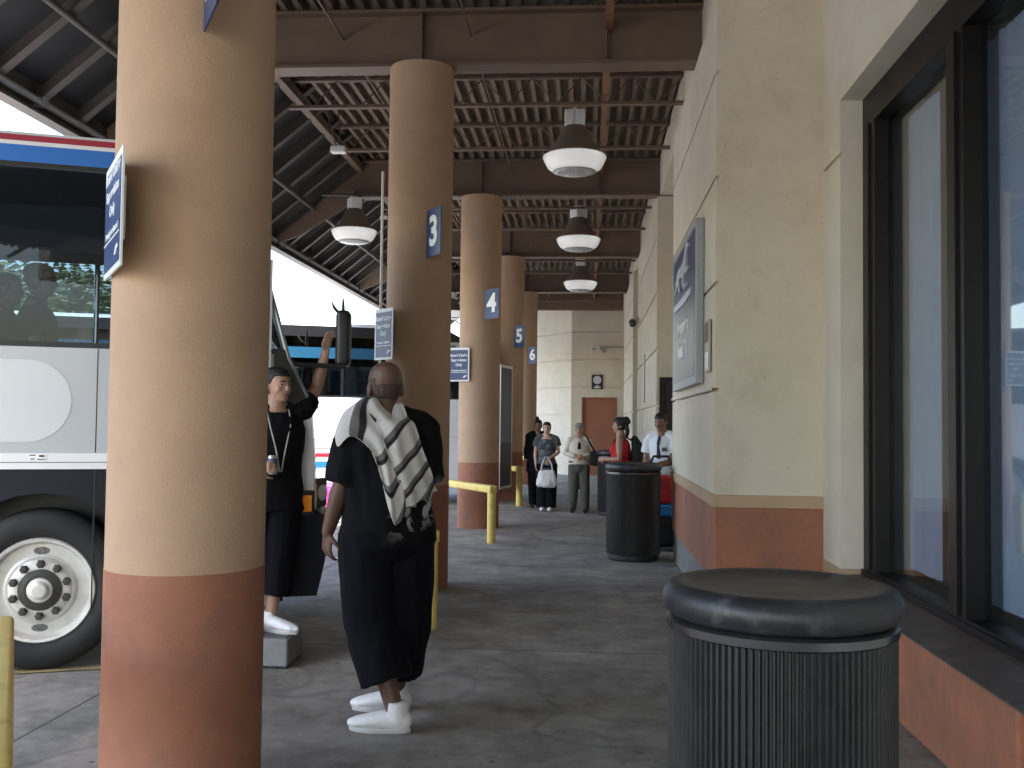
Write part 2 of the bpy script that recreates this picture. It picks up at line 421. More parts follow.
# dark doorway in the near face of the second bay
bm = NB(); box(bm, 1.16, 1.86, 14.86, 14.893, 0.01, 2.18); wob('dark_door', bm, M_DARKDOOR)
bm = NB(); box(bm, 1.06, 1.15, 14.80, 14.885, 0, 2.26); box(bm, 1.15, 1.86, 14.80, 14.885, 2.19, 2.26); wob('door_frame', bm, M_BRONZE)
# window: bronze frame, mullions, panes, vertical blinds
win = NB()
FX0, FX1 = 1.99, 2.12
box(win, FX0, FX1, 7.10, 7.397, 0.507, 3.948)                  # jamb
box(win, FX0, FX1, 3.21, 7.10, 3.72, 3.948)                    # head
box(win, FX0, FX1 , 3.21, 7.10, 0.507, 0.56)                   # bottom rail
box(win, FX0 - 0.02, FX0, 3.21, 7.396, 0.507, 0.545)            # nose
box(win, FX0, FX1, 5.45, 5.70, 0.56, 3.72); box(win, FX0 - 0.018, FX0, 5.53, 5.56, 0.56, 3.72)
box(win, FX0 - 0.018, FX0, 7.20, 7.23, 0.56, 3.72)
box(win, FX0, FX1, 3.9, 4.1, 0.56, 3.72)
wf = wob('window', win, M_BRONZE)
G_WIN = glass('window_glass', (0.84, 0.89, 0.94), refl=1.2, ior=1.5)
for y0, y1 in ((5.70, 7.10), (4.10, 5.45), (3.21, 3.9)):
    bm = NB(); box(bm, 2.085, 2.093, y0, y1, 0.56, 3.72); o = wob('pane', bm, G_WIN); o.parent = wf
M_BLIND = pm('blind_cloth', (0.58, 0.64, 0.72), 0.7, var=0.05)
bm = NB(); y = 3.25
while y < 7.1:
    if not (6.35 < y < 6.5):
        Mb = Matrix.Translation((2.22, y, 0)) @ Matrix.Rotation(R(106 + random.uniform(-15, 15)), 4, 'Z')
        box(bm, -0.045, 0.045, -0.001, 0.001, 0.6, 3.71, M=Mb)
    y += 0.082
wob('vertical_blind', bm, M_BLIND)
bm = NB(); box(bm, 3.86, 3.895, 3.21, 7.39, 0.02, 4.19); box(bm, 2.42, 3.86, 3.21, 7.39, 0.02, 0.05); wob('interior_wall', bm, pm('interior_blue_grey', (0.25, 0.28, 0.33), 0.8))
# red / black roofline strip beam under canopy over the end wall
bm = NB(); box(bm, -3.4, 1.055, 29.9, 30.15, 4.97, 5.53); wob('fascia', bm, M_BROWN)

# things fixed to the building ---------------------------------------------------
# box sign on the first bay
sg = empty('station_sign', (0.95, 9.84, 1.92), 0, 'large framed blue and grey welcome sign with a running dog, on the cream wall', 'sign')
bm = NB(); box(bm, -0.022, 0.046, -1.16, 1.16, 0.0, 1.44, bevel=0.008); obj('frame', bm, pm('sign_frame_grey', (0.32, 0.34, 0.36), 0.4, var=0.05), sg)
def reflection_fade_panel():  # reflection painted into the sign's face colour, grey below fading to blue above
    m = bpy.data.materials.new('sign_face_reflection'); m.use_nodes = True; nt = m.node_tree; b = nt.nodes['Principled BSDF']
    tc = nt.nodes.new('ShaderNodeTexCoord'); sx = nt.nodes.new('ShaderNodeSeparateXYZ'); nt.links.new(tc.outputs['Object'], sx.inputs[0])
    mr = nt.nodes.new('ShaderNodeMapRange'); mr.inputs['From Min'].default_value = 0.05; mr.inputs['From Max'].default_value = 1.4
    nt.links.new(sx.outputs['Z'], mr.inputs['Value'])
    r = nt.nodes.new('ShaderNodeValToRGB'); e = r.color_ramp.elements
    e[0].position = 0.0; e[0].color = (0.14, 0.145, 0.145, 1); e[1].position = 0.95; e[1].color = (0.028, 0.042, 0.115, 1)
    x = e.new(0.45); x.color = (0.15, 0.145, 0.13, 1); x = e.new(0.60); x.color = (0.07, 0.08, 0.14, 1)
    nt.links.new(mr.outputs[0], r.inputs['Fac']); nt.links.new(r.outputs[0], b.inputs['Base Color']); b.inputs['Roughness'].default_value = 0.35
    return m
bm = NB(); box(bm, -0.025, -0.0225, -1.06, 1.06, 0.08, 1.37); obj('panel', bm, reflection_fade_panel(), sg)
# letters face -X, read from far (+Y) to near (-Y)
def face_M(loc, n):
    """text plane matrix: normal n (horizontal), up Z; origin loc"""
    n = V(n).normalized(); z = V((0, 0, 1)); x = z.cross(n)
    m = Matrix((x, z, n)).transposed().to_4x4(); m.translation = loc; return m
text_obj('lettering', 'Welcome to', 0.21, M_WHITETXT, sg, face_M((-0.028, 0, 0.60), (-1, 0, 0)), bold=0.006)
text_obj('lettering', 'Austin, TX', 0.21, M_WHITETXT, sg, face_M((-0.028, 0, 0.37), (-1, 0, 0)), bold=0.006)
# running dog emblem (u to reader's right, v up)
dog = [(-.62, .02), (-.50, .05), (-.42, .13), (-.25, .17), (-.02, .15), (.20, .17), (.36, .24), (.45, .33), (.53, .36), (.68, .31), (.70, .27),
       (.56, .26), (.50, .20), (.42, .08), (.52, .02), (.68, .03), (.72, -.01), (.55, -.04), (.38, .00), (.28, -.02), (.22, -.10), (.34, -.17), (.46, -.15), (.45, -.19), (.32, -.22), (.14, -.11),
       (.10, -.02), (-.12, .03), (-.25, .00), (-.22, -.08), (-.10, -.16), (-.14, -.19), (-.30, -.10), (-.38, -.02), (-.52, -.09), (-.70, -.12), (-.72, -.09), (-.55, -.04), (-.47, .02), (-.62, -.01)]
mm = face_M((-0.027, 0.0, 1.08), (-1, 0, 0))
bm = NB(); prism(bm, [(p[0] * 0.98, p[1] * 0.72) for p in dog], 'z', -0.002, 0.02, M=mm); obj('emblem', bm, pm('silver_emblem', (0.62, 0.65, 0.7), 0.35, metal=0.2), sg)
bm = NB(); prism(bm, [(-.85, .015), (-.80, .03), (.85, .03), (.80, -.03), (.2, -.05), (-.75, -.03)], 'z', -0.002, 0.012, M=face_M((-0.027, 0, 0.85), (-1, 0, 0))); obj('emblem_stripe', bm, MATS['silver_emblem'], sg)
# small notice beside it
nw = empty('wall_notice', (0.985, 8.28, 2.0), 0, 'small narrow notice plate on the wall beside the large welcome sign', 'notice')
bm = NB(); box(bm, -0.012, 0.004, -0.13, 0.13, 0, 0.42); obj('plate', bm, pm('notice_tan', (0.45, 0.38, 0.30), 0.5), nw)
bm = NB(); box(bm, -0.014, -0.0125, -0.11, 0.11, 0.02, 0.16); obj('white_label', bm, M_WHITE, nw)
bm = NB(); box(bm, -0.014, -0.0125, -0.11, 0.11, 0.24, 0.40); obj('dark_label', bm, pm('dark_red', (0.10, 0.03, 0.03), 0.5), nw)
# thin conduit ledge
o = NB(); tube(o, (0.975, 8.04, 1.85), (0.975, 11.58, 1.85), 0.014); tag(obj('conduit', o, M_CREAM2), 'thin pale conduit along the wall just below the welcome sign', 'conduit')
# round emblem sign above the far door
es = empty('restroom_sign', (0.30, 30.495, 2.62), 0, 'small dark sign with a pale round emblem above the red-brown door', 'sign')
bm = NB(); box(bm, -0.17, 0.17, -0.03, 0.0, 0, 0.44); obj('plate', bm, pm('dark_plum', (0.03, 0.025, 0.045), 0.4), es)
bm = NB(); lathe(bm, [(0.125, 0), (0.125, 0.006)], 24, M=Matrix.Translation((0, -0.03, 0.28)) @ Matrix.Rotation(R(90), 4, 'X')); obj('roundel', bm, pm('pale_grey', (0.6, 0.57, 0.58), 0.5), es)
bm = NB(); box(bm, -0.10, 0.10, -0.034, -0.0305, 0.03, 0.075); box(bm, -0.045, 0.045, -0.034, -0.0305, 0.08, 0.12); obj('caption_bar', bm, MATS['pale_grey'], es)
# flood light with conduit on the end wall
fl = empty('flood_light', (0.32, 30.49, 3.86), 0, 'small twin flood light on the far end wall above the door', 'lamp')
bm = NB(); box(bm, -0.06, 0.06, -0.06, 0.0, -0.06, 0.06, bevel=0.01); obj('mount', bm, M_WHITE, fl)
for s, dx in ((1, 0.12), (1, -0.14)):
    bm = NB(); lathe(bm, [(0.03, 0), (0.05, 0.03), (0.085, 0.14), (0.08, 0.145), (0.0, 0.12)][:4], 20, M=Matrix.Translation((dx, -0.08, -0.02)) @ Matrix.Rotation(R(118), 4, 'X') @ Matrix.Rotation(R(-30 if dx < 0 else 30), 4, 'Y'))
    obj('lamp_head', bm, pm('dull_grey', (0.35, 0.34, 0.32), 0.45), fl, smooth=True, auto=40)
bm = NB(); tube(bm, (0.06, -0.02, 0.04), (1.1, -0.02, 0.04), 0.016); obj('cable_pipe', bm, MATS['dull_grey'], fl)
# wall pack on the second bay, switch slot
wp = empty('security_camera', (1.01, 20.2, 3.62), 0, 'small grey dome camera high on the second cream bay', 'camera')
bm = NB(); box(bm, -0.05, 0.008, -0.06, 0.06, -0.03, 0.1, bevel=0.01); obj('bracket', bm, MATS['dull_grey'], wp)
bm = NB(); ell(bm, (-0.11, 0, -0.02), 0.085, 0.085, 0.085); obj('dome', bm, pm('smoked_dome', (0.06, 0.06, 0.06), 0.15), wp, smooth=True)
tn = empty('tall_notice', (1.015, 17.9, 1.95), 0, 'tall thin dark notice strip on the second cream bay', 'notice')
bm = NB(); box(bm, -0.012, 0.004, -0.10, 0.10, 0, 0.85); obj('strip', bm, pm('grey_plate', (0.2, 0.2, 0.2), 0.5), tn)
bm = NB(); box(bm, -0.0135, -0.0125, -0.07, 0.07, 0.45, 0.8); obj('label_area', bm, MATS['pale_grey'], tn)

# ------------------------------------------------------------------ canopy
can = empty('canopy', (-2, 12, 0), 0, 'brown steel platform canopy with ribbed deck, joists and a sloped outer edge', 'canopy')
COFF = V((2, -12, 0))
def cob(name, bm, mat, **k):
    bmesh.ops.translate(bm, verts=bm.verts, vec=COFF); return obj(name, bm, mat, can, **k)
Y0, Y1 = -13.0, 32.6
KX, KZ, EX, EZ = -3.5, 5.50, -4.85, 4.26
# ribbed deck
bm = NB(); prof = []; x = KX - 0.1; p = 0.1524
while x < 1.06:
    prof += [(x, 5.56), (x + 0.048, 5.56), (x + 0.056, 5.655), (x + 0.144, 5.655)]; x += p
top = [(a, b + 0.004) for a, b in reversed(prof)]
A = [bm.verts.new((a, Y0, b)) for a, b in prof]; B = [bm.verts.new((a, Y1, b)) for a, b in prof]
for i in range(len(prof) - 1): bm.faces.new((A[i], A[i + 1], B[i + 1], B[i]))
cob('roof_deck', bm, M_DECK)
bm = NB(); box(bm, KX - 0.1, 1.06, Y0, Y1, 5.66, 5.76); cob('roof_slab', bm, M_DKDECK)
# sloped outer skirt
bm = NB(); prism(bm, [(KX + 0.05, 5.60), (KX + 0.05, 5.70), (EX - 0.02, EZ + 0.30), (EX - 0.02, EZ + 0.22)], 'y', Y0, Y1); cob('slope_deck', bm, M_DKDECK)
# edge channel, conduit with clamps
bm = NB(); box(bm, EX - 0.03, EX, Y0, Y1, EZ - 0.07, EZ + 0.24); box(bm, EX, EX + 0.10, Y0, Y1, EZ - 0.07, EZ - 0.05); cob('edge_channel', bm, M_DKSTEEL)
bm = NB(); tube(bm, (EX + 0.06, Y0, EZ + 0.06), (EX + 0.06, Y1, EZ + 0.06), 0.035)
y = Y0 + 0.3
while y < Y1: box(bm, EX, EX + 0.11, y, y + 0.05, EZ + 0.015, EZ + 0.105); y += 1.4
cob('edge_conduit', bm, pm('conduit_grey', (0.30, 0.29, 0.28), 0.45, var=0.1))
sv = V((KX + 0.25 - EX, 0, (KZ - 0.02) - (EZ + 0.12) + 0.20)); sl_len = sv.length; sa = math.atan2(sv.z, sv.x)
y = -2.2
while y < 29.9:
    Mo = Matrix.Translation((EX + 0.01, y, EZ + 0.13)) @ Matrix.Rotation(-sa, 4, 'Y')
    bm = NB(); box(bm, 0, sl_len, -0.012, 0.012, -0.05, 0.05, M=Mo); box(bm, 0, sl_len, -0.05, -0.012, -0.06, -0.05, M=Mo); box(bm, 0, sl_len, -0.012, 0.05, -0.06, -0.05, M=Mo)
    cob('outrigger', bm, M_DKSTEEL); y += 0.66
bm = NB(); box(bm, KX - 0.05, KX + 0.05, Y0, Y1, 5.38, 5.50); cob('ridge_channel', bm, M_BROWN)
bm = NB(); tube(bm, (-4.2, Y0, 4.80), (-4.2, Y1, 4.80), 0.03); cob('purlin', bm, M_DKSTEEL)
BY = [-7.02, -1.52, 3.98, 9.48, 14.98, 20.48, 25.98]
for by in BY:
    bm = NB()
    box(bm, -3.45, 1.30, by - 0.012, by + 0.012, 5.0, 5.50)
    box(bm, -3.45, 1.30, by - 0.12, by + 0.12, 4.97, 5.0); box(bm, -3.45, 1.30, by - 0.12, by + 0.12, 5.50, 5.53)
    for sx in (-1.62, 0.15): box(bm, sx - 0.008, sx + 0.008, by - 0.1, by + 0.1, 5.0, 5.5)
    prism(bm, [(-3.45, 5.0), (-3.45, 5.5), (EX + .08, EZ + 0.17), (EX + .08, EZ + 0.02), (EX + .43, EZ + 0.14)], 'y', by - 0.012, by + 0.012)
    cob('beam', bm, M_BROWN)
    bm = NB(); tube(bm, (-4.05, by - 0.14, 5.0), (-3.45, by - 0.14, 4.99), 0.022); cob('tie_pipe', bm, M_DKSTEEL)
for by in BY:
    for k in (1, 2):
        jy = by + 5.5 * k / 3
        if jy > 29.7: continue
        bm = NB()
        for zz in (5.21, 5.53):
            box(bm, KX, 1.055, jy - 0.038, jy - 0.004, zz - 0.018, zz + 0.018); box(bm, KX, 1.055, jy + 0.004, jy + 0.038, zz - 0.018, zz + 0.018)
        n = 8; dx = (1.05 - KX) / n
        for i in range(n):
            xa = KX + i * dx
            tube(bm, (xa, jy, 5.52), (xa + dx / 2, jy, 5.22), 0.008, 6); tube(bm, (xa + dx / 2, jy, 5.22), (xa + dx, jy, 5.52), 0.008, 6)
        cob('joist', bm, M_BROWN)
bm = NB(); box(bm, 0.14, 0.21, Y0, Y1, 5.30, 5.36); cob('bridging', bm, pm('rust_brown', (0.23, 0.11, 0.065), 0.5, var=0.1))
bm = NB(); tube(bm, (-1.15, Y0, 5.3), (-1.15, Y1, 5.3), 0.010, 6); tube(bm, (-2.4, Y0, 5.28), (-2.4, Y1, 5.28), 0.014, 6); cob('conduit_run', bm, M_BROWN)
# ------------------------------------------------------------------ columns and their signs
CX, CR = -1.62, 0.31
ordn = ['nearest', 'second', 'third', 'fourth', 'fifth']
bmc = NB(); lathe(bmc, [(CR, 0.97), (CR, 4.968)], 64)
cme = obj('shaft', bmc, M_TAN, smooth=True, auto=40)
bmc = NB(); lathe(bmc, [(CR + 0.002, 0.0), (CR + 0.002, 0.97)], 64); cbs = obj('painted_base', bmc, M_BRICK, smooth=True, auto=40)
clab = ['widest tan round column with brick-red base, nearest the camera', 'tan round column behind the man with the towel, carrying number 3',
        'tan round column carrying number 4 behind the yellow rail', 'tan round column carrying number 5', 'farthest tan round column, carrying number 6']
for i, cy in enumerate(BY[2:]):
    c = empty('column', (CX, cy, 0), i * 1.3, clab[i], 'column', 'round canopy columns along the platform')
    a, b = (cme, cbs) if i == 0 else (cme.copy(), cbs.copy())
    if i:
        COL.objects.link(a); COL.objects.link(b)
    a.parent = c; b.parent = c
def rot_to(n): return math.atan2(n[1], n[0])
def number_sign(ci, digit, rel, th, label, z=3.09):
    cy = BY[2 + ci]; n = (math.sin(th), -math.cos(th))
    s = empty('number_sign', (CX + rel[0], cy + rel[1], z), math.atan2(n[0], -n[1]), label, 'sign', 'blue bay number signs on the columns')
    bm = NB(); box(bm, -0.15, 0.15, -0.004, 0.004, 0, 0.44); obj('plate', bm, M_BLUE, s)
    bm = NB(); box(bm, -0.12, 0.12, 0.0045, 0.02, 0.1, 0.34); obj('mount', bm, pm('galv', (0.45, 0.46, 0.48), 0.4, metal=0.6), s)
    text_obj('digit', digit, 0.38, M_WHITETXT, s, Matrix.Translation((0, -0.006, 0.22)) @ Matrix.Rotation(R(90), 4, 'X'), bold=0.012)
number_sign(0, '2', (0.215, -0.42), R(-60), 'dark blue number sign cut off at the top of the nearest column', 3.05)
number_sign(1, '3', (0.20, -0.42), R(-56), 'blue bay sign with white number 3')
number_sign(2, '4', (0.21, -0.40), R(-40), 'blue bay sign with white number 4')
number_sign(3, '5', (0.245, -0.40), R(-42), 'blue bay sign with white number 5')
number_sign(4, '6', (0.21, -0.40), R(-40), 'blue bay sign with white number 6')
def notice(ci, n, rel, wd, label, z=2.14, h=0.48):
    n = V((n[0], n[1], 0)).normalized(); cy = BY[2 + ci]
    s = empty('boarding_sign', (CX + rel[0], cy + rel[1], z), math.atan2(n.x, -n.y), label, 'sign', 'blue boarding notices on the columns')
    bm = NB(); box(bm, -wd / 2, wd / 2, -0.004, 0.004, 0, h); obj('plate', bm, M_WHITE, s)
    m = 0.022
    bm = NB(); box(bm, -wd / 2 + m, wd / 2 - m, -0.0065, -0.0045, m, h - m - 0.012); obj('panel', bm, M_BLUE, s)
    bm = NB(); box(bm, -wd / 2 + m, wd / 2 - m, -0.0085, -0.0068, 0.128, 0.134); obj('rule', bm, M_WHITETXT, s)
    k = wd / 0.36
    for t, zz, sz in (('Board Under', 0.385, 0.058), ('Supervision', 0.315, 0.058), ('Only', 0.245, 0.058), ('Security is enforced', 0.160, 0.032)):
        text_obj('lettering', t, sz, M_WHITETXT, s, Matrix.Translation((0, -0.0075, zz)) @ Matrix.Rotation(R(90), 4, 'X') @ Matrix.Diagonal((k, 1, 1, 1)), ext=0.0008, bold=0.0016)
    bm = NB(); prism(bm, [(0.07 * k, 0.055), (0.10 * k, 0.085), (0.135 * k, 0.09), (0.145 * k, 0.075), (0.12 * k, 0.072), (0.10 * k, 0.055)], 'y', -0.0085, -0.0068); obj('emblem', bm, M_WHITETXT, s)
    bm = NB(); box(bm, -0.10, 0.10, 0.0045, 0.03, 0.12, 0.36); obj('mount', bm, MATS['galv'], s)
notice(0, (-0.84, -0.54), (-0.195, -0.30), 0.50, 'blue boarding notice with white border on the nearest column, seen edge-on', 2.115, 0.44)
notice(1, (-0.7, -0.7), (-0.285, -0.25), 0.30, 'blue and white boarding notice on the column behind the towel man, partly in glare')
notice(2, (-0.35, -0.94), (-0.28, -0.27), 0.34, 'blue boarding notice with white border on the column numbered 4', 2.17, 0.5)
cd = empty('column_conduit', (CX - CR - 0.045, 9.40, 0), 0, 'thin white vertical pipe beside the column numbered 3', 'pipe')
bm = NB(); tube(bm, (0, 0, 2.0), (0, 0, 3.96), 0.013); obj('pipe', bm, M_WHITE, cd)
bm = NB(); box(bm, -0.02, 0.05, -0.01, 0.01, 2.5, 2.53); box(bm, -0.02, 0.05, -0.01, 0.01, 3.5, 3.53); obj('clamp', bm, M_WHITE, cd)

# ------------------------------------------------------------------ ceiling lamps
def make_lamp():
    l = empty('ceiling_lamp', (0, 0, 0))
    bm = NB(); lathe(bm, [(0.125, 0.60), (0.14, 0.585), (0.195, 0.48), (0.275, 0.33), (0.350, 0.242), (0.350, 0.232), (0.30, 0.238)], 48); obj('shade', bm, pm('bronze_shade', (0.19, 0.15, 0.12), 0.45, var=0.1), l, smooth=True, auto=50)
    bm = NB(); lathe(bm, [(0.33, 0.236), (0.385, 0.230), (0.393, 0.212), (0.37, 0.155), (0.33, 0.085), (0.29, 0.058), (0.18, 0.03), (0.05, 0.025)], 64, rib=(1, 5, 0.013))
    lens = bpy.data.materials.new('prismatic_lens'); lens.use_nodes = True
    b = lens.node_tree.nodes['Principled BSDF']; b.inputs['Base Color'].default_value = (0.9, 0.91, 0.92, 1); b.inputs['Roughness'].default_value = 0.25
    b.inputs['Transmission Weight'].default_value = 0.35; b.inputs['IOR'].default_value = 1.2
    dsc = NB(); lathe(dsc, [(0.27, 0.036), (0.20, 0.014), (0.05, 0.005)], 48); obj('lens_bottom', dsc, pm('lens_grey', (0.42, 0.43, 0.44), 0.25, var=0.15, vscale=9), l, smooth=True)
    b.inputs['Emission Color'].default_value = (1, 0.98, 0.95, 1); b.inputs['Emission Strength'].default_value = 0.035
    obj('lens', bm, lens, l, smooth=True, auto=50)
    bm = NB(); box(bm, -0.125, -0.008, -0.1, 0.1, 0.60, 0.80, bevel=0.015); box(bm, 0.008, 0.125, -0.1, 0.1, 0.60, 0.80, bevel=0.015); box(bm, -0.02, 0.02, -0.08, 0.08, 0.59, 0.82); obj('ballast', bm, pm('ballast_white', (0.85, 0.86, 0.86), 0.35, metal=0.0, var=0.05), l)
    bm = NB(); tube(bm, (0, 0, 0.80), (0, 0, 0.93), 0.014); obj('hanger', bm, M_BROWN, l)
    return l
lamp = make_lamp()
lp = [(-0.18, 12.25, 4.63, 1, 'nearest ceiling lamp, large bronze bell shade with white glass lens'), (-0.18, 17.75, 4.63, 1, 'bronze bell ceiling lamp, middle one of the right-hand row'),
      (-0.18, 23.25, 4.63, 1, 'bronze bell ceiling lamp, farthest of the right-hand row'), (-3.56, 14.9, 4.26, 0.88, 'bronze bell ceiling lamp hung over the bus bay, left of the number 3 column'),
      (-3.56, 25.9, 4.26, 0.88, 'distant ceiling lamp glimpsed between the columns numbered 3 and 4'), (-0.18, 28.75, 4.63, 1, 'bronze bell ceiling lamp close to the far end wall')]
for i, (x, y, z, s, lab) in enumerate(lp[:5]):
    o = lamp if i == 0 else copy_tree(lamp)
    o.location = (x, y, z); o.scale = (s, s, s); o.rotation_euler = (0, 0, i * 0.7 if i else 0.0)
    tag(o, lab, 'lamp', 'bell-shaped ceiling lamps under the canopy')
bx_ = empty('junction_box', (-3.08, 12.0, 4.9), 0, 'small white junction box hanging on thin rods under the canopy', 'box')
bm = NB(); box(bm, -0.09, 0.09, -0.06, 0.06, -0.04, 0.04, bevel=0.01); obj('case', bm, M_WHITE, bx_)
bm = NB(); tube(bm, (-0.03, 0, 0.04), (-0.18, -0.1, 0.64), 0.008, 6); tube(bm, (0.03, 0, 0.04), (-0.05, 0.1, 0.64), 0.008, 6); obj('hanger_rod', bm, M_DKSTEEL, bx_)

# ------------------------------------------------------------------ guard rails
def make_rail(Lr):
    r = empty('guard_rail', (0, 0, 0))
    d = V((-0.51, 0.86, 0)).normalized()
    for t in (0.0, Lr):
        bm = NB(); p = d * t; loft(bm, [p, p + V((0, 0, 0.66))], [0.056, 0.056], cap='flat', n=20); obj('post', bm, M_YELLOW, r, smooth=True, auto=40)
    bm = NB(); ax = Matrix.Rotation(math.atan2(d.y, d.x), 4, 'Z'); box(bm, -0.058, Lr + 0.058, -0.055, 0.055, 0.645, 0.745, M=ax, bevel=0.02, seg=3); obj('top_rail', bm, M_YELLOW, r, smooth=True, auto=40)
    return r
rail = make_rail(2.3); rail2 = make_rail(1.72)
rl = [(-1.20, 1.95, 'yellow guard rail at the left edge beside the nearest column'), (-1.175, 7.58, 'yellow guard rail behind the man with the towel'),
      (-1.23, 13.02, 'yellow guard rail in front of the column numbered 4'), (-1.27, 18.9, 'yellow guard rail beside the woman with the white handbag'), (-1.27, 24.5, 'farthest yellow guard rail near the column numbered 6')]
for i, (x, y, lab) in enumerate(rl):
    o = rail if i == 0 else (rail2 if i == 1 else copy_tree(rail2)); o.location = (x, y, 0); tag(o, lab, 'guard rail', 'yellow pipe guard rails at the bus bays')

# ------------------------------------------------------------------ litter bins
def make_bin():
    b = empty('litter_bin', (0, 0, 0))
    bm = NB(); lathe(bm, [(0.285, 0.0), (0.295, 0.02), (0.295, 0.07), (0.312, 0.075), (0.315, 0.985), (0.30, 0.99)], 416, rib=(3, 4, 0.009, 1)); obj('body', bm, M_BLACKPL, b, smooth=True, auto=20)
    bm = NB(); lathe(bm, [(0.30, 0.985), (0.319, 0.99), (0.321, 1.012), (0.31, 1.02)], 96); obj('band', bm, pm('band_steel_black', (0.16, 0.16, 0.17), 0.25, metal=0.9), b, smooth=True, auto=40)
    bm = NB(); pr = [(0.29, 1.018)]
    for k in range(13):
        a = -math.pi / 2 + k * math.pi / 12; pr.append((0.287 + 0.045 * math.cos(a), 1.068 + 0.048 * math.sin(a)))
    pr += [(0.262, 1.112), (0.245, 1.104), (0.12, 1.100), (0.02, 1.099)]
    lathe(bm, pr, 96); obj('lid', bm, M_CANLID, b, smooth=True, auto=60)
    return b
bn = make_bin()
for i, (x, y, lab) in enumerate(((0.553, 2.92, 'large ribbed black litter bin in the right foreground by the window'), (0.545, 11.75, 'black litter bin standing at the end of the first wall bay'),
                                 (0.50, 17.4, 'black litter bin half hidden behind the woman in red'))):
    o = bn if i == 0 else copy_tree(bn); o.location = (x, y, 0); o.rotation_euler = (0, 0, i * 0.4); tag(o, lab, 'litter bin', 'round black litter bins along the wall')

# ------------------------------------------------------------------ coaches (local: x forward, y away from the camera side, z up; front hub at x=0)
M_BUSGREY = pm('coach_silver_grey', (0.42, 0.44, 0.47), 0.32, metal=0.15, var=0.04, vscale=1.5, coat=0.3)
M_BUSPALE = pm('coach_pale_panel', (0.60, 0.63, 0.65), 0.35, coat=0.3, var=0.03)
M_BUSWHITE = pm('coach_white', (0.78, 0.79, 0.80), 0.35, coat=0.3, var=0.04)
M_BUSNAVY = pm('coach_navy_skirt', (0.009, 0.010, 0.018), 0.4, var=0.15, spec=0.25)
M_STRIPE = pm('coach_blue_stripe', (0.03, 0.17, 0.55), 0.3, coat=0.3)
M_RED = pm('coach_red_stripe', (0.35, 0.025, 0.05), 0.35, coat=0.3)
M_RUBBER = pm('tyre_rubber', (0.012, 0.012, 0.013), 0.75, var=0.3, vscale=5, bump=0.15, bscale=60)
M_RIM = pm('rim_silver', (0.62, 0.61, 0.58), 0.38, metal=0.35, var=0.12, vscale=8, stain=(0.25, 0.22, 0.18), sscale=6, stain_amt=0.4)
M_BLK = pm('black_trim', (0.012, 0.012, 0.014), 0.4)
M_INT = pm('coach_interior_dark', (0.05, 0.055, 0.07), 0.8)
G_BUS = glass('coach_tinted_glass', (0.62, 0.67, 0.70), refl=0.45, ior=1.5)
G_BUSD = glass('coach_dark_glass', (0.22, 0.24, 0.26), refl=0.45)
G_SHIELD = glass('windshield_glass', (0.02, 0.025, 0.028), refl=0.6, ior=1.5)
PROF = [(a_, b_ + (0.10 if a_ <= 0.95 else 0.03)) for a_, b_ in [(0.36, 1.68), (0.62, 1.735), (0.93, 1.735), (0.97, 1.735), (1.35, 1.72), (1.67, 1.69), (1.97, 1.54), (2.75, 1.32), (3.0, 1.22), (3.2, 1.02), (3.33, 0.75)]]
def px_(z):
    for (a, b), (c, d) in zip(PROF, PROF[1:]):
        if z <= c: return b + (d - b) * max(0, (z - a)) / (c - a)
    return PROF[-1][1]
XR, NC, BW = -11.6, 0.10, 2.6
def side_poly(z0, z1, arches=(), x0=XR, dx=0.0):
    zs = sorted(set([z0, z1] + [z for z, _ in PROF if z0 < z < z1]))
    poly = [(px_(z) - NC - dx, z) for z in zs] + [(x0, z1), (x0, z0)]
    for ax, ar in arches:           # from the rear forward along the bottom edge
        h = math.sqrt(ar * ar - (0.495 - z0) ** 2)
        a0 = math.atan2(z0 - 0.495, -h); a0 = a0 if a0 > 0 else a0 + 2 * math.pi
        a1 = math.atan2(z0 - 0.495, h)
        for k in range(15):
            a = a0 + (a1 - a0) * k / 14; poly.append((ax + ar * math.cos(a), 0.495 + ar * math.sin(a)))
    return poly
def front_grid(z0, z1, mat, name, root, n=14, inset=0.0):
    zs = sorted(set([z0, z1] + [z for z, _ in PROF if z0 < z < z1])); bm = NB(); rows = []
    for z in zs:
        r = []
        for k in range(n + 1):
            t = -1 + 2 * k / n; r.append(bm.verts.new((px_(z) - NC * abs(t) ** 2.2 - inset, 1.3 + 1.3 * t, z)))
        rows.append(r)
    for a, b in zip(rows, rows[1:]):
        for k in range(n): bm.faces.new((a[k], a[k + 1], b[k + 1], b[k]))
    return obj(name, bm, mat, root, smooth=True, auto=30, recalc=False)
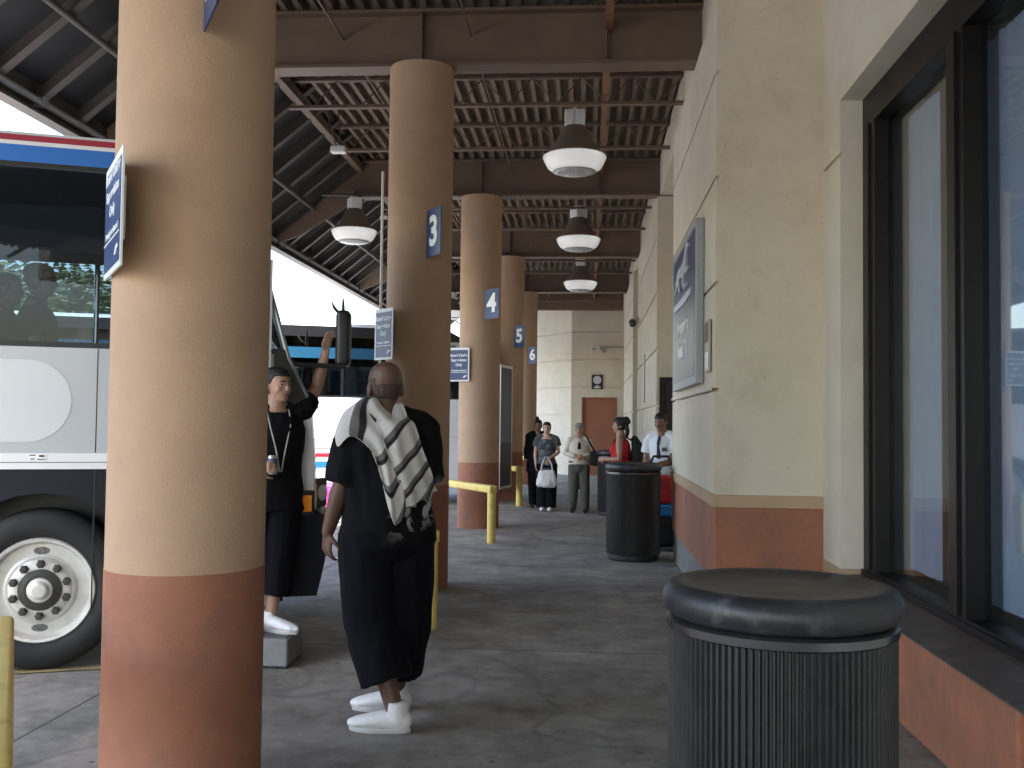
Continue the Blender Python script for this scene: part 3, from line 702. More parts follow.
def make_wheel(root, x, y):
    bm = NB(); Mw = Matrix.Translation((x, y, 0.495)) @ Matrix.Rotation(R(90), 4, 'X')   # local +z -> -y (towards the camera)
    lathe(bm, [(0.315, -0.30), (0.44, -0.30), (0.485, -0.26), (0.495, -0.2), (0.495, -0.06), (0.485, -0.025), (0.455, 0.0), (0.40, 0.012), (0.345, 0.005), (0.318, -0.015), (0.318, -0.29)], 72, M=Mw)
    tyre = obj('wheel', bm, M_RUBBER, root, smooth=True, auto=35)
    bm = NB(); lathe(bm, [(0.318, -0.06), (0.325, -0.012), (0.316, 0.002), (0.300, 0.0), (0.292, -0.02), (0.285, -0.055), (0.265, -0.075), (0.20, -0.055), (0.185, -0.035), (0.175, -0.03), (0.125, -0.028)], 72, M=Mw)
    obj('rim', bm, M_RIM, tyre, smooth=True, auto=30)
    bm = NB(); lathe(bm, [(0.125, -0.05), (0.118, -0.028), (0.078, -0.024), (0.074, -0.004), (0.056, 0.0), (0.05, 0.022), (0.038, 0.03), (0.01, 0.031)], 40, M=Mw); obj('hub', bm, MATS['rim_silver'], tyre, smooth=True, auto=30)
    bm = NB(); lathe(bm, [(0.124, -0.0265), (0.128, -0.0235), (0.092, -0.0165), (0.088, -0.0195)], 40, M=Mw)
    for k in range(10):
        a = 2 * math.pi * (k + 0.5) / 10; lathe(bm, [(0.0265, -0.03), (0.0265, -0.010), (0.019, 0.004), (0.010, 0.005)], 6, M=Mw @ Matrix.Translation((0.160 * math.cos(a), 0.160 * math.sin(a), 0)))
    obj('wheel_nuts', bm, pm('dark_nuts', (0.05, 0.048, 0.045), 0.45, metal=0.3), tyre, smooth=True, auto=30)
    bm = NB()
    for s in (-1, 1):
        A = [bm.verts.new(Mw @ V((0.048 * math.cos(q * math.pi / 12), s * 0.238 + 0.024 * math.sin(q * math.pi / 12), -0.0635 - 0.002))) for q in range(24)]
        B = [bm.verts.new(Mw @ V((0.048 * math.cos(q * math.pi / 12), s * 0.238 + 0.024 * math.sin(q * math.pi / 12), -0.058 - 0.002))) for q in range(24)]
        bm.faces.new(B)
        for q in range(24): bm.faces.new((A[q], A[(q + 1) % 24], B[(q + 1) % 24], B[q]))
    obj('hand_holes', bm, M_BLK, tyre)
    return tyre
def make_bus():
    b = empty('coach', (0, 0, 0))
    arches = ((-8.75, 0.60), (-7.45, 0.60), (0.0, 0.60))
    for y0, y1 in ((0.0, 0.04), (BW - 0.04, BW)):
        bm = NB(); prism(bm, side_poly(0.40, 1.243, arches), 'y', y0, y1); obj('skirt', bm, M_BUSNAVY, b)
        bm = NB(); prism(bm, side_poly(1.243, 1.342), 'y', y0 - (0.012 if y0 == 0 else 0), y1); obj('rub_strip', bm, M_BUSWHITE, b)
        bm = NB(); prism(bm, side_poly(1.342, 2.0), 'y', y0, y1); obj('side_panel', bm, M_BUSGREY, b)
        bm = NB(); prism(bm, side_poly(2.0, 2.035), 'y', y0, y1); prism(bm, side_poly(3.12, 3.15), 'y', y0, y1)
        div = [1.0, 0.56, -1.30, -3.14, -4.98, -6.82, -8.66, -10.5]
        for d in div: box(bm, d - 0.02, d + 0.02, y0 + 0.004, y1 - 0.004, 2.035, 3.12)
        obj('window_frame', bm, M_BLK, b)
        edges = div + [XR]
        yg = y0 + 0.012 if y0 == 0 else y1 - 0.018
        for a, c in zip(edges, edges[1:]):
            bm = NB(); box(bm, c + 0.021, a - 0.021, yg, yg + 0.006, 2.036, 3.119); obj('window_pane', bm, G_BUS, b)
        bm = NB(); prism(bm, [(1.021, 2.036), (1.021, 3.119), (px_(3.119) - NC - 0.03, 3.119), (px_(2.75) - NC - 0.03, 2.75), (px_(2.036) - NC - 0.03, 2.036)], 'y', yg, yg + 0.006); obj('window_pane', bm, G_BUS, b)
        bm = NB(); prism(bm, side_poly(3.15, 3.255), 'y', y0, y1); obj('stripe', bm, M_STRIPE, b)
        bm = NB(); prism(bm, side_poly(3.255, 3.28), 'y', y0, y1); obj('stripe', bm, M_BUSWHITE, b)
        bm = NB(); prism(bm, side_poly(3.28, 3.318), 'y', y0, y1); obj('stripe', bm, M_RED, b)
    # coloured waist lines low on the flank, pale oval, makers plates
    bm = NB(); prism(bm, [(-11.5, 1.30), (-11.5, 1.335), (-1.3, 1.335), (-1.3, 1.30)], 'y', -0.0145, -0.0125); obj('side_line', bm, M_BUSPALE, b)
    pts = []
    for cx_, cz_, a0 in ((-0.10, 1.665, -90), (-0.10, 1.665, 0), (-1.25, 1.665, 90), (-1.25, 1.665, 180)):
        for k in range(9):
            a = R(a0 + k * 11.25); r = 0.255; pts.append((cx_ + r * math.cos(a), cz_ + r * math.sin(a)))
    bm = NB(); prism(bm, pts, 'y', -0.003, 0.002); obj('pale_panel', bm, M_BUSPALE, b)
    bm = NB(); box(bm, -0.08, 0.02, -0.0145, -0.0125, 1.297, 1.338); obj('maker_plate', bm, pm('plate_white', (0.9, 0.9, 0.9), 0.5), b)
    bm = NB()
    for x0, x1, z0, z1 in ((-0.075, -0.04, 1.326, 1.332), (-0.02, 0.01, 1.318, 1.330), (-0.07, -0.045, 1.303, 1.309), (-0.03, 0.014, 1.302, 1.307)): box(bm, x0, x1, -0.0155, -0.0147, z0, z1)
    obj('plate_print', bm, M_BLK, b)
    # seams
    bm = NB()
    for x in (0.30, -1.9, -3.9, -5.9): box(bm, x - 0.004, x + 0.004, -0.002, 0.0, 0.34 if x > .2 else 1.1, 1.24); box(bm, x - 0.003, x + 0.003, -0.0015, 0.0, 1.345, 1.995)
    obj('panel_seam', bm, M_BLK, b)
    bm = NB(); box(bm, XR + .1, 1.36, -0.0135, -0.0122, 1.283, 1.287); obj('strip_seam', bm, M_DKSTEEL, b)
    # front
    front_grid(0.45, 0.97, M_BLK, 'bumper', b); front_grid(0.97, 1.67, M_BUSWHITE, 'front_panel', b)
    front_grid(1.67, 3.0, G_SHIELD, 'windshield', b); front_grid(3.0, 3.33, M_STRIPE, 'front_cap', b)
    for yy, s in ((0.0, 1), (BW, -1), (1.3, 0)):
        bm = NB(); zq = (1.67, 1.97, 2.75, 3.0); c_ = NC if s else 0.0
        loft(bm, [(px_(z_) - c_ + 0.004, yy + s * 0.010, z_) for z_ in zq], [0.017] * 4, n=8, cap='flat')
        obj('windshield_pillar', bm, pm('pillar_seal', (0.28, 0.31, 0.31), 0.3, metal=0.5), b)
    for s, yy in ((1, 0.30), (-1, BW - 0.30)):
        t = (yy - 1.3) / 1.3; xx = 1.755 - NC * abs(t) ** 2.2
        Mh = Matrix.Translation((xx, yy, 1.06)) @ Matrix.Rotation(R(-40 * s), 4, 'Z')
        bm = NB(); box(bm, -0.03, 0.02, -0.12, 0.12, -0.10, 0.10, M=Mh, bevel=0.015); hl = obj('headlight', bm, M_BLK, b)
        bm = NB(); box(bm, 0.0205, 0.028, -0.10 if s > 0 else 0.02, -0.02 if s > 0 else 0.10, -0.065, 0.065, M=Mh); obj('turn_signal', bm, pm('amber_lens', (0.9, 0.30, 0.02), 0.25, coat=0.5), hl)
        bm = NB(); lathe(bm, [(0.055, 0.0), (0.055, 0.028), (0.03, 0.034)], 20, M=Mh @ Matrix.Translation((0, 0.05 * s, 0)) @ Matrix.Rotation(R(90), 4, 'Y')); obj('lamp_lens', bm, pm('clear_lens', (0.7, 0.72, 0.74), 0.12, coat=0.5), hl)
        # mirror on an arm
        Mm = Matrix.Translation((1.835, -0.02 if s > 0 else BW + 0.02, 2.12 if s > 0 else 1.9)) @ Matrix.Rotation(R(258 if s > 0 else -37), 4, 'Z')
        bm = NB(); box(bm, -0.10, 0.10, -0.045, 0.045, -0.19, 0.18, M=Mm, bevel=0.025, seg=3); mr = obj('mirror', bm, M_BLK, b, smooth=True, auto=40)
        bm = NB(); box(bm, -0.08, 0.08, -0.048, -0.0455, -0.16, 0.15, M=Mm); obj('mirror_glass', bm, pm('mirror_face', (0.6, 0.62, 0.65), 0.03, metal=1.0), mr)
        bm = NB(); loft(bm, [(1.40, 0.05 if s > 0 else BW - 0.05, 1.94), (1.75, 0.0 if s > 0 else BW, 1.93), (1.84, -0.02 if s > 0 else BW + 0.02, 1.93)], [0.016] * 3, n=8)
        obj('mirror_arm', bm, M_BLK, mr)
        bm = NB(); q = (1.84, 0.0 if s > 0 else BW)
        loft(bm, [(q[0] - .01, q[1], 2.27), (q[0] - .01, q[1], 2.33), (q[0] - .012, q[1], 2.385)], [.014, .011, .006], n=8)
        loft(bm, [(q[0] - .01, q[1], 2.285), (q[0] - .05, q[1], 2.30), (q[0] - .075, q[1], 2.33), (q[0] - .085, q[1], 2.36)], [.006, (.012, .02), (.010, .026), (.004, .01)], n=8)
        obj('mirror_bracket', bm, M_BLK, mr)
    for yy in (0.75, 1.65):
        bm = NB(); loft(bm, [(1.745, yy, 1.66), (1.72, yy + 0.3, 1.75), (1.70, yy + 0.55, 1.80)], [0.012] * 3, n=6); obj('wiper', bm, M_BLK, b)
    # white front quarter, dark corner above it, side marker
    bm = NB(); prism(bm, [(1.38, 1.06), (1.38, 1.67)] + [(px_(z) - NC - 0.003, z) for z in (1.67, 1.35, 1.06)], 'y', -0.016, 0.0); obj('front_quarter', bm, M_BUSWHITE, b)
    bm = NB(); prism(bm, [(1.38, 1.672), (1.38, 2.03)] + [(px_(z) - NC - 0.003, z) for z in (2.03, 1.97, 1.672)], 'y', -0.008, -0.001); obj('corner_panel', bm, M_BLK, b)
    bm = NB(); box(bm, 1.555, 1.66, -0.04, -0.0165, 0.93, 1.10, bevel=0.008); sm_ = obj('side_marker', bm, M_BLK, b)
    bm = NB(); box(bm, 1.58, 1.64, -0.052, -0.0402, 0.96, 1.07, bevel=0.005); obj('amber_lamp', bm, pm('amber_side_lens', (0.95, 0.32, 0.02), 0.25, coat=0.5), sm_)
    # roof, rear, floor, racks
    sec = [(0, 3.30), (0.02, 3.34), (0.25, 3.40), (0.8, 3.43), (1.8, 3.43), (2.35, 3.40), (2.58, 3.34), (2.6, 3.30)]
    bm = NB(); prism(bm, sec + [(2.5, 3.30), (2.3, 3.36), (0.3, 3.36), (0.1, 3.30)], 'x', XR, 0.72); obj('roof', bm, M_BUSWHITE, b)
    bm = NB(); box(bm, XR - 0.06, XR, 0.0, BW, 0.33, 3.40, bevel=0.02); obj('rear_panel', bm, M_BUSGREY, b)
    bm = NB(); box(bm, XR, 0.9, 0.042, BW - 0.042, 1.10, 1.19); box(bm, 0.9, 1.45, 0.9, BW - 0.042, 0.7, 0.8); obj('floor', bm, M_INT, b)
    bm = NB(); box(bm, XR + .1, 1.5, 0.42, BW - 0.42, 0.30, 1.09); obj('underbody', bm, M_BLK, b)
    bm = NB(); box(bm, XR, 0.75, 0.06, 0.52, 2.60, 2.92, bevel=0.03); box(bm, XR, 0.75, BW - 0.52, BW - 0.06, 2.93, 3.10, bevel=0.03); box(bm, XR, 0.95, 0.06, BW - 0.06, 3.13, 3.2); obj('luggage_rack', bm, M_INT, b)
    bm = NB(); box(bm, 1.0, 1.42, 0.9, BW - 0.06, 1.2, 1.62, bevel=0.05); obj('dashboard', bm, M_INT, b)
    # grab pole, seats
    bm = NB(); tube(bm, (0.22, 0.62, 1.19), (0.22, 0.62, 2.62), 0.018); obj('grab_pole', bm, pm('chrome', (0.7, 0.7, 0.72), 0.15, metal=1), b)
    M_SEAT = pm('seat_blue', (0.03, 0.04, 0.09), 0.9, var=0.2)
    for i in range(0, 11):
        for yy in (0.10, 1.60):
            x = -0.42 - 0.95 * i
            if i == 0 and yy > 1: continue
            bm = NB(); box(bm, x - 0.05, x + 0.45, yy, yy + 0.9, 1.52, 1.66, bevel=0.04); box(bm, x - 0.20, x - 0.06, yy, yy + 0.9, 1.5, 2.10, bevel=0.05); obj('seat', bm, M_SEAT, b, smooth=True, auto=50)
    bm = NB(); box(bm, 0.34, 0.50, 1.55, 2.05, 1.55, 2.64, bevel=0.09, seg=4); box(bm, 0.45, 0.92, 1.55, 2.05, 1.45, 1.60, bevel=0.05); obj('driver_seat', bm, M_SEAT, b, smooth=True, auto=50)
    for x, y in ((0, 0.01), (-7.45, 0.01), (-8.75, 0.01)): make_wheel(b, x, y)
    # entrance door (origin at its front hinge)
    bm = NB(); F = 0.045
    box(bm, -0.84, 0, -0.028, 0.0, 0.36, 0.36 + F); box(bm, -0.84, 0, -0.028, 0.0, 2.62 - F, 2.62)
    box(bm, -0.84, -0.84 + F, -0.028, 0, 0.36 + F, 2.62 - F); box(bm, -F, 0, -0.028, 0, 0.36 + F, 2.62 - F)
    d = obj('door', bm, pm('door_frame_bright', (0.55, 0.56, 0.57), 0.3, metal=0.6), b)
    bm = NB(); box(bm, -0.84 + F, -F, -0.02, -0.008, 0.36 + F, 1.20); obj('door_panel', bm, M_BUSNAVY, d)
    bm = NB(); box(bm, -0.84 + F, -F, -0.018, -0.010, 1.20, 2.62 - F); obj('door_glass', bm, G_SHIELD, d)
    bm = NB(); tube(bm, (-0.12, 0.05, 0.9), (-0.12, 0.05, 1.7), 0.014); tube(bm, (-0.12, 0, 0.95), (-0.12, 0.05, 0.95), 0.01); tube(bm, (-0.12, 0, 1.65), (-0.12, 0.05, 1.65), 0.01); obj('grab_handle', bm, M_BLK, d)
    d.location = (1.36, -0.004, 0)
    return b, d
BANG = math.atan2(0.362, 0.932)
bus, door = make_bus()
bus.location = (-3.355, 5.967, 0); bus.rotation_euler = (0, 0, BANG)
tag(bus, 'silver grey coach with blue roof stripe and white front wheel behind the nearest column', 'bus', 'coaches nosed in at the bus bays')
busB = copy_tree(bus)
busB.location = (-3.33, 18.75, 0)
tag(busB, 'sunlit white coach farther along with its glazed front door swung open', 'bus')
for ch in busB.children:
    if ch.name.startswith('door') and ch.name.split('.')[0] == 'door':
        ch.location = (1.80, -0.60, 0); ch.rotation_euler = (0, 0, R(58))
    if ch.name.split('.')[0] == 'window_pane':
        ch.data = ch.data.copy(); ch.data.materials[0] = G_BUSD
    if ch.name.split('.')[0] == 'stripe':
        ch.data = ch.data.copy(); ch.data.materials[0] = M_BLK
    if ch.name.split('.')[0] in ('side_panel', 'pale_panel', 'skirt'):
        ch.data = ch.data.copy(); ch.data.materials[0] = M_BUSWHITE
# bus B low livery lines and fleet number
for z0, z1, m in ((1.05, 1.07, M_GREY), (0.90, 0.97, M_RED), (0.70, 0.82, M_STRIPE)):
    bm = NB(); box(bm, -6.5, -0.62, -0.004, -0.001, z0, z1); obj('side_line', bm, m, busB)
bm = NB(); box(bm, -9.0, 0.2, -0.004, -0.001, 2.72, 2.92); obj('window_band', bm, pm('teal_band', (0.015, 0.08, 0.15), 0.3), busB)  # dark teal strip laid across the upper part of the windows
bm = NB(); box(bm, 0.35, 1.0, -0.006, -0.001, 2.78, 3.10); obj('number_panel', bm, pm('panel_grey', (0.42, 0.44, 0.45), 0.5), busB)
text_obj('fleet_number', '580', 0.26, M_BLK, busB, Matrix.Translation((0.68, -0.008, 2.94)) @ Matrix.Rotation(R(90), 4, 'X'))
# step block for boarding
st = empty('boarding_step', (-2.11, 6.40, 0), R(2), 'low grey step block on the floor under the man with the lanyard', 'step')
bm = NB(); box(bm, -0.24, 0.24, -0.19, 0.19, 0.012, 0.188, bevel=0.012); obj('block', bm, pm('step_grey', (0.20, 0.20, 0.205), 0.6, var=0.15, vscale=6, bump=0.2), st)
bm = NB(); box(bm, -0.22, 0.22, -0.17, 0.17, 0.186, 0.193); obj('tread', bm, pm('tread_grey', (0.13, 0.13, 0.13), 0.8, bump=0.4, bscale=150), st)
bm = NB(); [box(bm, sx * 0.2 - 0.03, sx * 0.2 + 0.03, sy * 0.15 - 0.03, sy * 0.15 + 0.03, 0, 0.013) for sx in (-1, 1) for sy in (-1, 1)]; obj('foot', bm, M_RUBBER, st)
# faded yellow line beside the coach
Mb = Matrix.Translation((-3.355, 5.967, 0)) @ Matrix.Rotation(BANG, 4, 'Z')
m_line = pm('faded_yellow_line', (0.30, 0.24, 0.11), 0.8, var=0.3, vscale=6, stain=(0.13, 0.125, 0.12), sscale=4, stain_amt=1.0)
tag(sheet('yellow_line', -5, 1.5, -0.02, 0.09, 0.004, m_line, M=Mb), 'faded yellow line painted beside the coach wheel', 'line', kind='structure')

# ------------------------------------------------------------------ people
def head_prims(bm, c, Mh, k=1.0, female=False):
    """c = chin-base centre of the neck top; Mh = 3x3 orientation (local x right, y forward)"""
    def P(x, y, z): return c + Mh @ V((x * k, y * k, z * k))
    rings = [(0.000, .052, .026, .022), (0.014, .046, .040, .042), (0.040, .030, .056, .068), (0.075, .016, .066, .086), (0.110, .008, .073, .096),
             (0.145, .002, .0755, .100), (0.178, -.004, .071, .095), (0.203, -.008, .058, .080), (0.220, -.010, .036, .052), (0.228, -.010, .014, .02)]
    vs = []; n = 20
    for z, cy, a, b in rings:
        vs.append([bm.verts.new(P(a * math.cos(2 * math.pi * i / n), cy + b * math.sin(2 * math.pi * i / n), z)) for i in range(n)])
    for r0, r1 in zip(vs, vs[1:]):
        for i in range(n): bm.faces.new((r0[i], r0[(i + 1) % n], r1[(i + 1) % n], r1[i]))
    bm.faces.new(list(reversed(vs[0]))); bm.faces.new(vs[-1])
    ref = Mh @ V((1, 0, 0))
    loft(bm, [P(0, .094, .125), P(0, .106, .100), P(0, .116, .082), P(0, .100, .072)], [.009 * k, .011 * k, (.017 * k, .013 * k), (.013 * k, .01 * k)], ref=ref, n=8)
    loft(bm, [P(-.045, .080, .132), P(0, .094, .130), P(.045, .080, .132)], [.009 * k, .010 * k, .009 * k], n=8)     # brow
    loft(bm, [P(-.022, .086, .047), P(0, .094, .047), P(.022, .086, .047)], [.007 * k, .010 * k, .007 * k], n=8)     # lips
    loft(bm, [P(-.012, .080, .015), P(.012, .080, .015)], [.014 * k, .014 * k], n=8)                                # chin
    for s in (-1, 1):
        ell(bm, P(s * .078, -.008, .098), .010 * k, .022 * k, .034 * k, M=Mh)
        loft(bm, [P(s * .045, .072, .085), P(s * .05, .05, .06)], [.018 * k, .016 * k], n=8)                        # cheek
    return P
def hand(bm, W, d, pn, curl, side, k=1.0, spread=0.12):
    d = V(d).normalized(); pn = V(pn); pn = (pn - d * pn.dot(d)).normalized(); ac = d.cross(pn).normalized()
    loft(bm, [W - d * .02 * k, W + d * .02 * k, W + d * .055 * k, W + d * .088 * k], [(.026 * k, .021 * k), (.034 * k, .018 * k), (.042 * k, .016 * k), (.040 * k, .013 * k)], ref=ac, n=12)
    for i, (o, L) in enumerate(((-.0315, .066), (-.0105, .080), (.0105, .076), (.0315, .058))):
        if side < 0: o = -o
        p = W + d * .084 * k + ac * o * k; ang = 0.0; pts = [p - d * .02 * k, p]
        dd = (d + ac * (o / .03) * spread).normalized()
        for j, f in enumerate((.45, .31, .24)):
            ang += curl * (0.75 + 0.12 * i) * (1.0 if j else 0.7)
            p = p + (dd * math.cos(ang) + pn * math.sin(ang)) * L * f * k; pts.append(p)
        loft(bm, pts, [.0092 * k, .0092 * k, .0088 * k, .008 * k, .0066 * k], ref=ac, n=8)
    t0 = W + d * .018 * k + ac * side * .022 * k * -1; td = (d * .62 - ac * side * .72 + pn * .28).normalized()
    t1 = t0 + td * .045 * k; t2 = t1 + (td * .7 + d * .35 + pn * .45 * min(1, curl * 1.3)).normalized() * .034 * k; t3 = t2 + (td * .3 + d * .6 + pn * .7 * min(1, curl * 1.3)).normalized() * .026 * k
    loft(bm, [t0, t1, t2, t3], [.014 * k, .0115 * k, .0098 * k, .0075 * k], ref=pn, n=8)

class Person:
    def __init__(s, label, loc, rz, H, skin, J=None, g=1.0, lean=(0, 0), head_yaw=0, head_pitch=0, voxel=0.0062, female=False, curl=(0.45, 0.45), hands=None, foot_yaw=(0, 0), loc_z=0.0, hk=1.0, hz=0.0):
        s.k = k = H / 1.75; s.g = g; s.lean = lean; s.fem = female
        s.root = empty('person', (loc[0], loc[1], loc_z), rz, label, 'person', None)
        D = dict(shL=(-.175, 0, 1.425), elL=(-.225, -.02, 1.14), wrL=(-.22, .08, .89), shR=(.175, 0, 1.425), elR=(.225, -.02, 1.14), wrR=(.22, .08, .89),
                 hipL=(-.095, 0, .93), knL=(-.10, .02, .50), anL=(-.10, -.02, .085), hipR=(.095, 0, .93), knR=(.10, .02, .50), anR=(.10, -.02, .085))
        if J: D.update(J)
        s.J = {a: V(b) * k for a, b in D.items()}
        J = s.J; bm = NB(); gs = g
        T = [(.86, .155 * gs, .105 * gs), (.94, .168 * gs, .118 * gs), (1.04, (.135 if female else .150) * gs, .108 * gs * gs), (1.14, (.135 if female else .150) * gs, .108 * gs * gs), (1.25, .158 * gs, .115 * gs),
             (1.34, .165 * gs ** .7, .112 * gs ** .8), (1.41, .150, .088), (1.455, .085, .066)]
        s.T = T
        loft(bm, [s.sp(z, y=0.0) for z, a, b in T], [(a * k, b * k) for z, a, b in T], n=24)
        if female:
            for q in (-1, 1): ell(bm, s.sp(1.27, x=q * .075, y=.095 * g), .065 * k, .05 * k, .06 * k)
        nb = s.sp(1.44); hy = Matrix.Rotation(head_yaw, 3, 'Z') @ Matrix.Rotation(head_pitch, 3, 'X')
        nt = s.sp(1.54, y=.012)
        loft(bm, [nb, nt, nt + V((0, .012, .06)) * k], [.064 * k * gs ** .8, .056 * k * gs ** .6, .05 * k], n=14)
        s.hk = hk; s.P = head_prims(bm, s.sp(1.522 + hz) + V((0, .012 * k, 0)), hy, k * hk * (0.97 if female else 1.0)); s.hy = hy
        ag = gs ** .75
        for q, sd in (('L', -1), ('R', 1)):
            a, b, c = J['sh' + q], J['el' + q], J['wr' + q]
            loft(bm, [s.sp(1.50, x=sd * .02), s.sp(1.47, x=sd * .07, y=-.008), a.lerp(s.sp(1.44, x=sd * .12), .6), a.lerp(b, .06)], [r * k * gs ** .5 for r in (.042, .045, .048, .05)], n=12)
            loft(bm, [a, a.lerp(b, .3), a.lerp(b, .7), b, b.lerp(c, .25), b.lerp(c, .65), c], [r * k * ag * (0.86 if female else 1) for r in (.056, .054, .046, .041, .043, .035, .027)], n=14)
            h = (hands or {}).get(q) or {}
            dd = h.get('d', (c - b).normalized() * .7 + V((0, .1, -.3))); pn = h.get('pn', V((-sd, .2, 0)))
            hand(bm, c, dd, pn, h.get('curl', curl[0 if q == 'L' else 1]), h.get('side', sd), k * (0.92 if female else 1.0))
            a, b, c = J['hip' + q], J['kn' + q], J['an' + q]; lg = gs ** .6
            loft(bm, [a, a.lerp(b, .35), a.lerp(b, .8), b, b.lerp(c, .3), b.lerp(c, .65), c], [r * k * lg for r in (.095, .085, .064, .056, .057, .044, .036)], n=16)
            fy = foot_yaw[0 if q == 'L' else 1]; fd = V((math.sin(-fy), math.cos(-fy), 0))
            loft(bm, [c + V((0, 0, .01)), c + fd * .02 * k - V((0, 0, .045 * k)), c + fd * .14 * k - V((0, 0, .055 * k)), c + fd * .19 * k - V((0, 0, .062 * k))], [.036 * k, (.036 * k, .03 * k), (.040 * k, .02 * k), (.03 * k, .014 * k)], n=12)
            setattr(s, 'foot' + q, (c, fd))
        s.skin = skin
        s.body = obj('body', remesh(bm, voxel, 2), skin, s.root, smooth=True)
        s.n = 0
    def sp(s, z, x=0.0, y=0.0):
        q = max(0, z - .9); return V((x + s.lean[0] * q, y + s.lean[1] * q, z)) * s.k
    def part(s, name, bm, mat, vox=0.008, sm=3, fold=0.0, fx=9, fz=3.5, top=None):
        b2 = remesh(bm, vox, sm)
        if fold: folds(b2, fold, fx, fz, seed=random.random() * 50)
        return obj(name, b2, mat, s.root, smooth=True)
    def eyes(s):
        bm = NB(); k = s.k
        for q in (-1, 1): ell(bm, s.P(q * .031, .0865, .112), .013, .008, .0065, M=s.hy, u=10, v=6)
        obj('eyes', bm, pm('dark_eyes', (0.02, 0.015, 0.012), 0.25), s.root, smooth=True)
        bm = NB()
        for q in (-1, 1): loft(bm, [s.P(q * .015, .098, .131), s.P(q * .033, .0945, .135), s.P(q * .05, .082, .130)], [.0035, .005, .003], n=6)
        obj('eyebrows', bm, pm('dark_hair', (0.012, 0.010, 0.009), 0.6, var=0.3, vscale=60), s.root, smooth=True)
        bm = NB(); loft(bm, [s.P(-.024, .0905, .046), s.P(0, .1035, .0465), s.P(.024, .0905, .046)], [.003, .005, .003], n=6)
        obj('mouth', bm, pm('lip', (0.22, 0.09, 0.075), 0.5), s.root, smooth=True)
    def shirt(s, mat, hem=.86, infl=.016, sleeve=.6, sr=(.072, .066), neck=1.46, fold=.006, open_neck=0.0, vox=.008, belly=0.0):
        bm = NB(); k = s.k; pts = []; rd = []
        for z, a, b in s.T:
            if z < hem - .03: continue
            pts.append(s.sp(z, y=belly if 1.0 < z < 1.2 else 0)); rd.append(((a + infl) * k, (b + infl) * k))
        z0, a0, b0 = s.T[1] if hem >= .9 else s.T[0]
        pts.insert(0, s.sp(hem)); rd.insert(0, ((max(a0, s.T[1][1]) + infl + .004) * k, (max(b0, s.T[1][2]) + infl + .006) * k))
        if pts[1].z - pts[0].z < .015 * k: pts.pop(1); rd.pop(1)
        rd[-1] = ((.095 + infl * .3) * k, (.072 + infl * .3) * k); pts[-1] = s.sp(1.452 - open_neck)
        loft(bm, pts, rd, n=28, cap='flat', cap2='flat')
        if s.fem:
            for q in (-1, 1): ell(bm, s.sp(1.27, x=q * .075, y=.10 * s.g), .072 * k, .058 * k, .066 * k)
        for q in 'LR':
            a, b, c = s.J['sh' + q], s.J['el' + q], s.J['wr' + q]; gg = s.g ** .75
            sd = -1 if q == 'L' else 1
            inn = s.sp(1.42, x=sd * .09)
            if sleeve <= 0:
                loft(bm, [s.sp(1.46, x=sd * .06), a.lerp(s.sp(1.44, x=sd * .12), .6)], [.045 * k, .045 * k], n=12); continue
            loft(bm, [s.sp(1.47, x=sd * .055), s.sp(1.465, x=sd * .08, y=-.008), a.lerp(s.sp(1.44, x=sd * .12), .6), a.lerp(b, .06)], [(r + infl * .75) * k * gg ** .6 for r in (.03, .042, .047, .049)], n=14)
            f0, f1 = .10, sleeve * .5 if sleeve <= 1 else .5
            if sleeve <= 1:
                e = a.lerp(b, sleeve); loft(bm, [inn, inn.lerp(a, .55), a.lerp(b, .10), a.lerp(b, max(.3, sleeve * .5)), e], [.05 * k, .056 * k * gg, sr[0] * .93 * k * gg, (sr[0] + sr[1]) / 2 * k * gg, sr[1] * k * gg], n=18, cap='flat')
            else:
                e = b.lerp(c, sleeve - 1); loft(bm, [inn, inn.lerp(a, .55), a.lerp(b, .10), a.lerp(b, .5), b, b.lerp(c, .5 * (sleeve - 1)), e], [.05 * k, .056 * k, sr[0] * .9 * k, .062 * k, .058 * k, .052 * k, sr[1] * k], n=16, cap='flat')
        return s.part('shirt', bm, mat, vox, 3, fold)
    def trousers(s, mat, end=.08, waist=.98, r=(.115, .088, .07), fold=.006, name='trousers', infl=.012, vox=.008, seat=0.0):
        bm = NB(); k = s.k; gg = s.g
        w0 = s.T[1]
        loft(bm, [s.sp(.80), s.sp(.86), s.sp(.93), s.sp(waist)], [((w0[1] - .02) * k, (w0[2] - .005) * k), ((w0[1] + infl) * k, (w0[2] + infl) * k), ((w0[1] + infl) * k, (w0[2] + infl) * k), ((w0[1]) * k, (w0[2] - .004) * k)], n=24, cap='flat')
        for q in 'LR':
            a, b, c = s.J['hip' + q], s.J['kn' + q], s.J['an' + q]
            zend = end * k
            if zend >= b.z:
                e = a.lerp(b, (a.z - zend) / max(1e-4, a.z - b.z)); pts = [a, a.lerp(e, .5), e]; rr = [r[0], (r[0] + r[1]) / 2, r[1]]
            else:
                e = b.lerp(c, (b.z - zend) / max(1e-4, b.z - c.z)); pts = [a, a.lerp(b, .5), b, b.lerp(e, .5), e]; rr = [r[0], (r[0] + r[1]) / 2, r[1], (r[1] + r[2]) / 2, r[2]]
            loft(bm, pts, [x * k * gg ** .6 for x in rr], n=18, cap='flat')
        return s.part(name, bm, mat, vox, 3, fold, 8, 3)
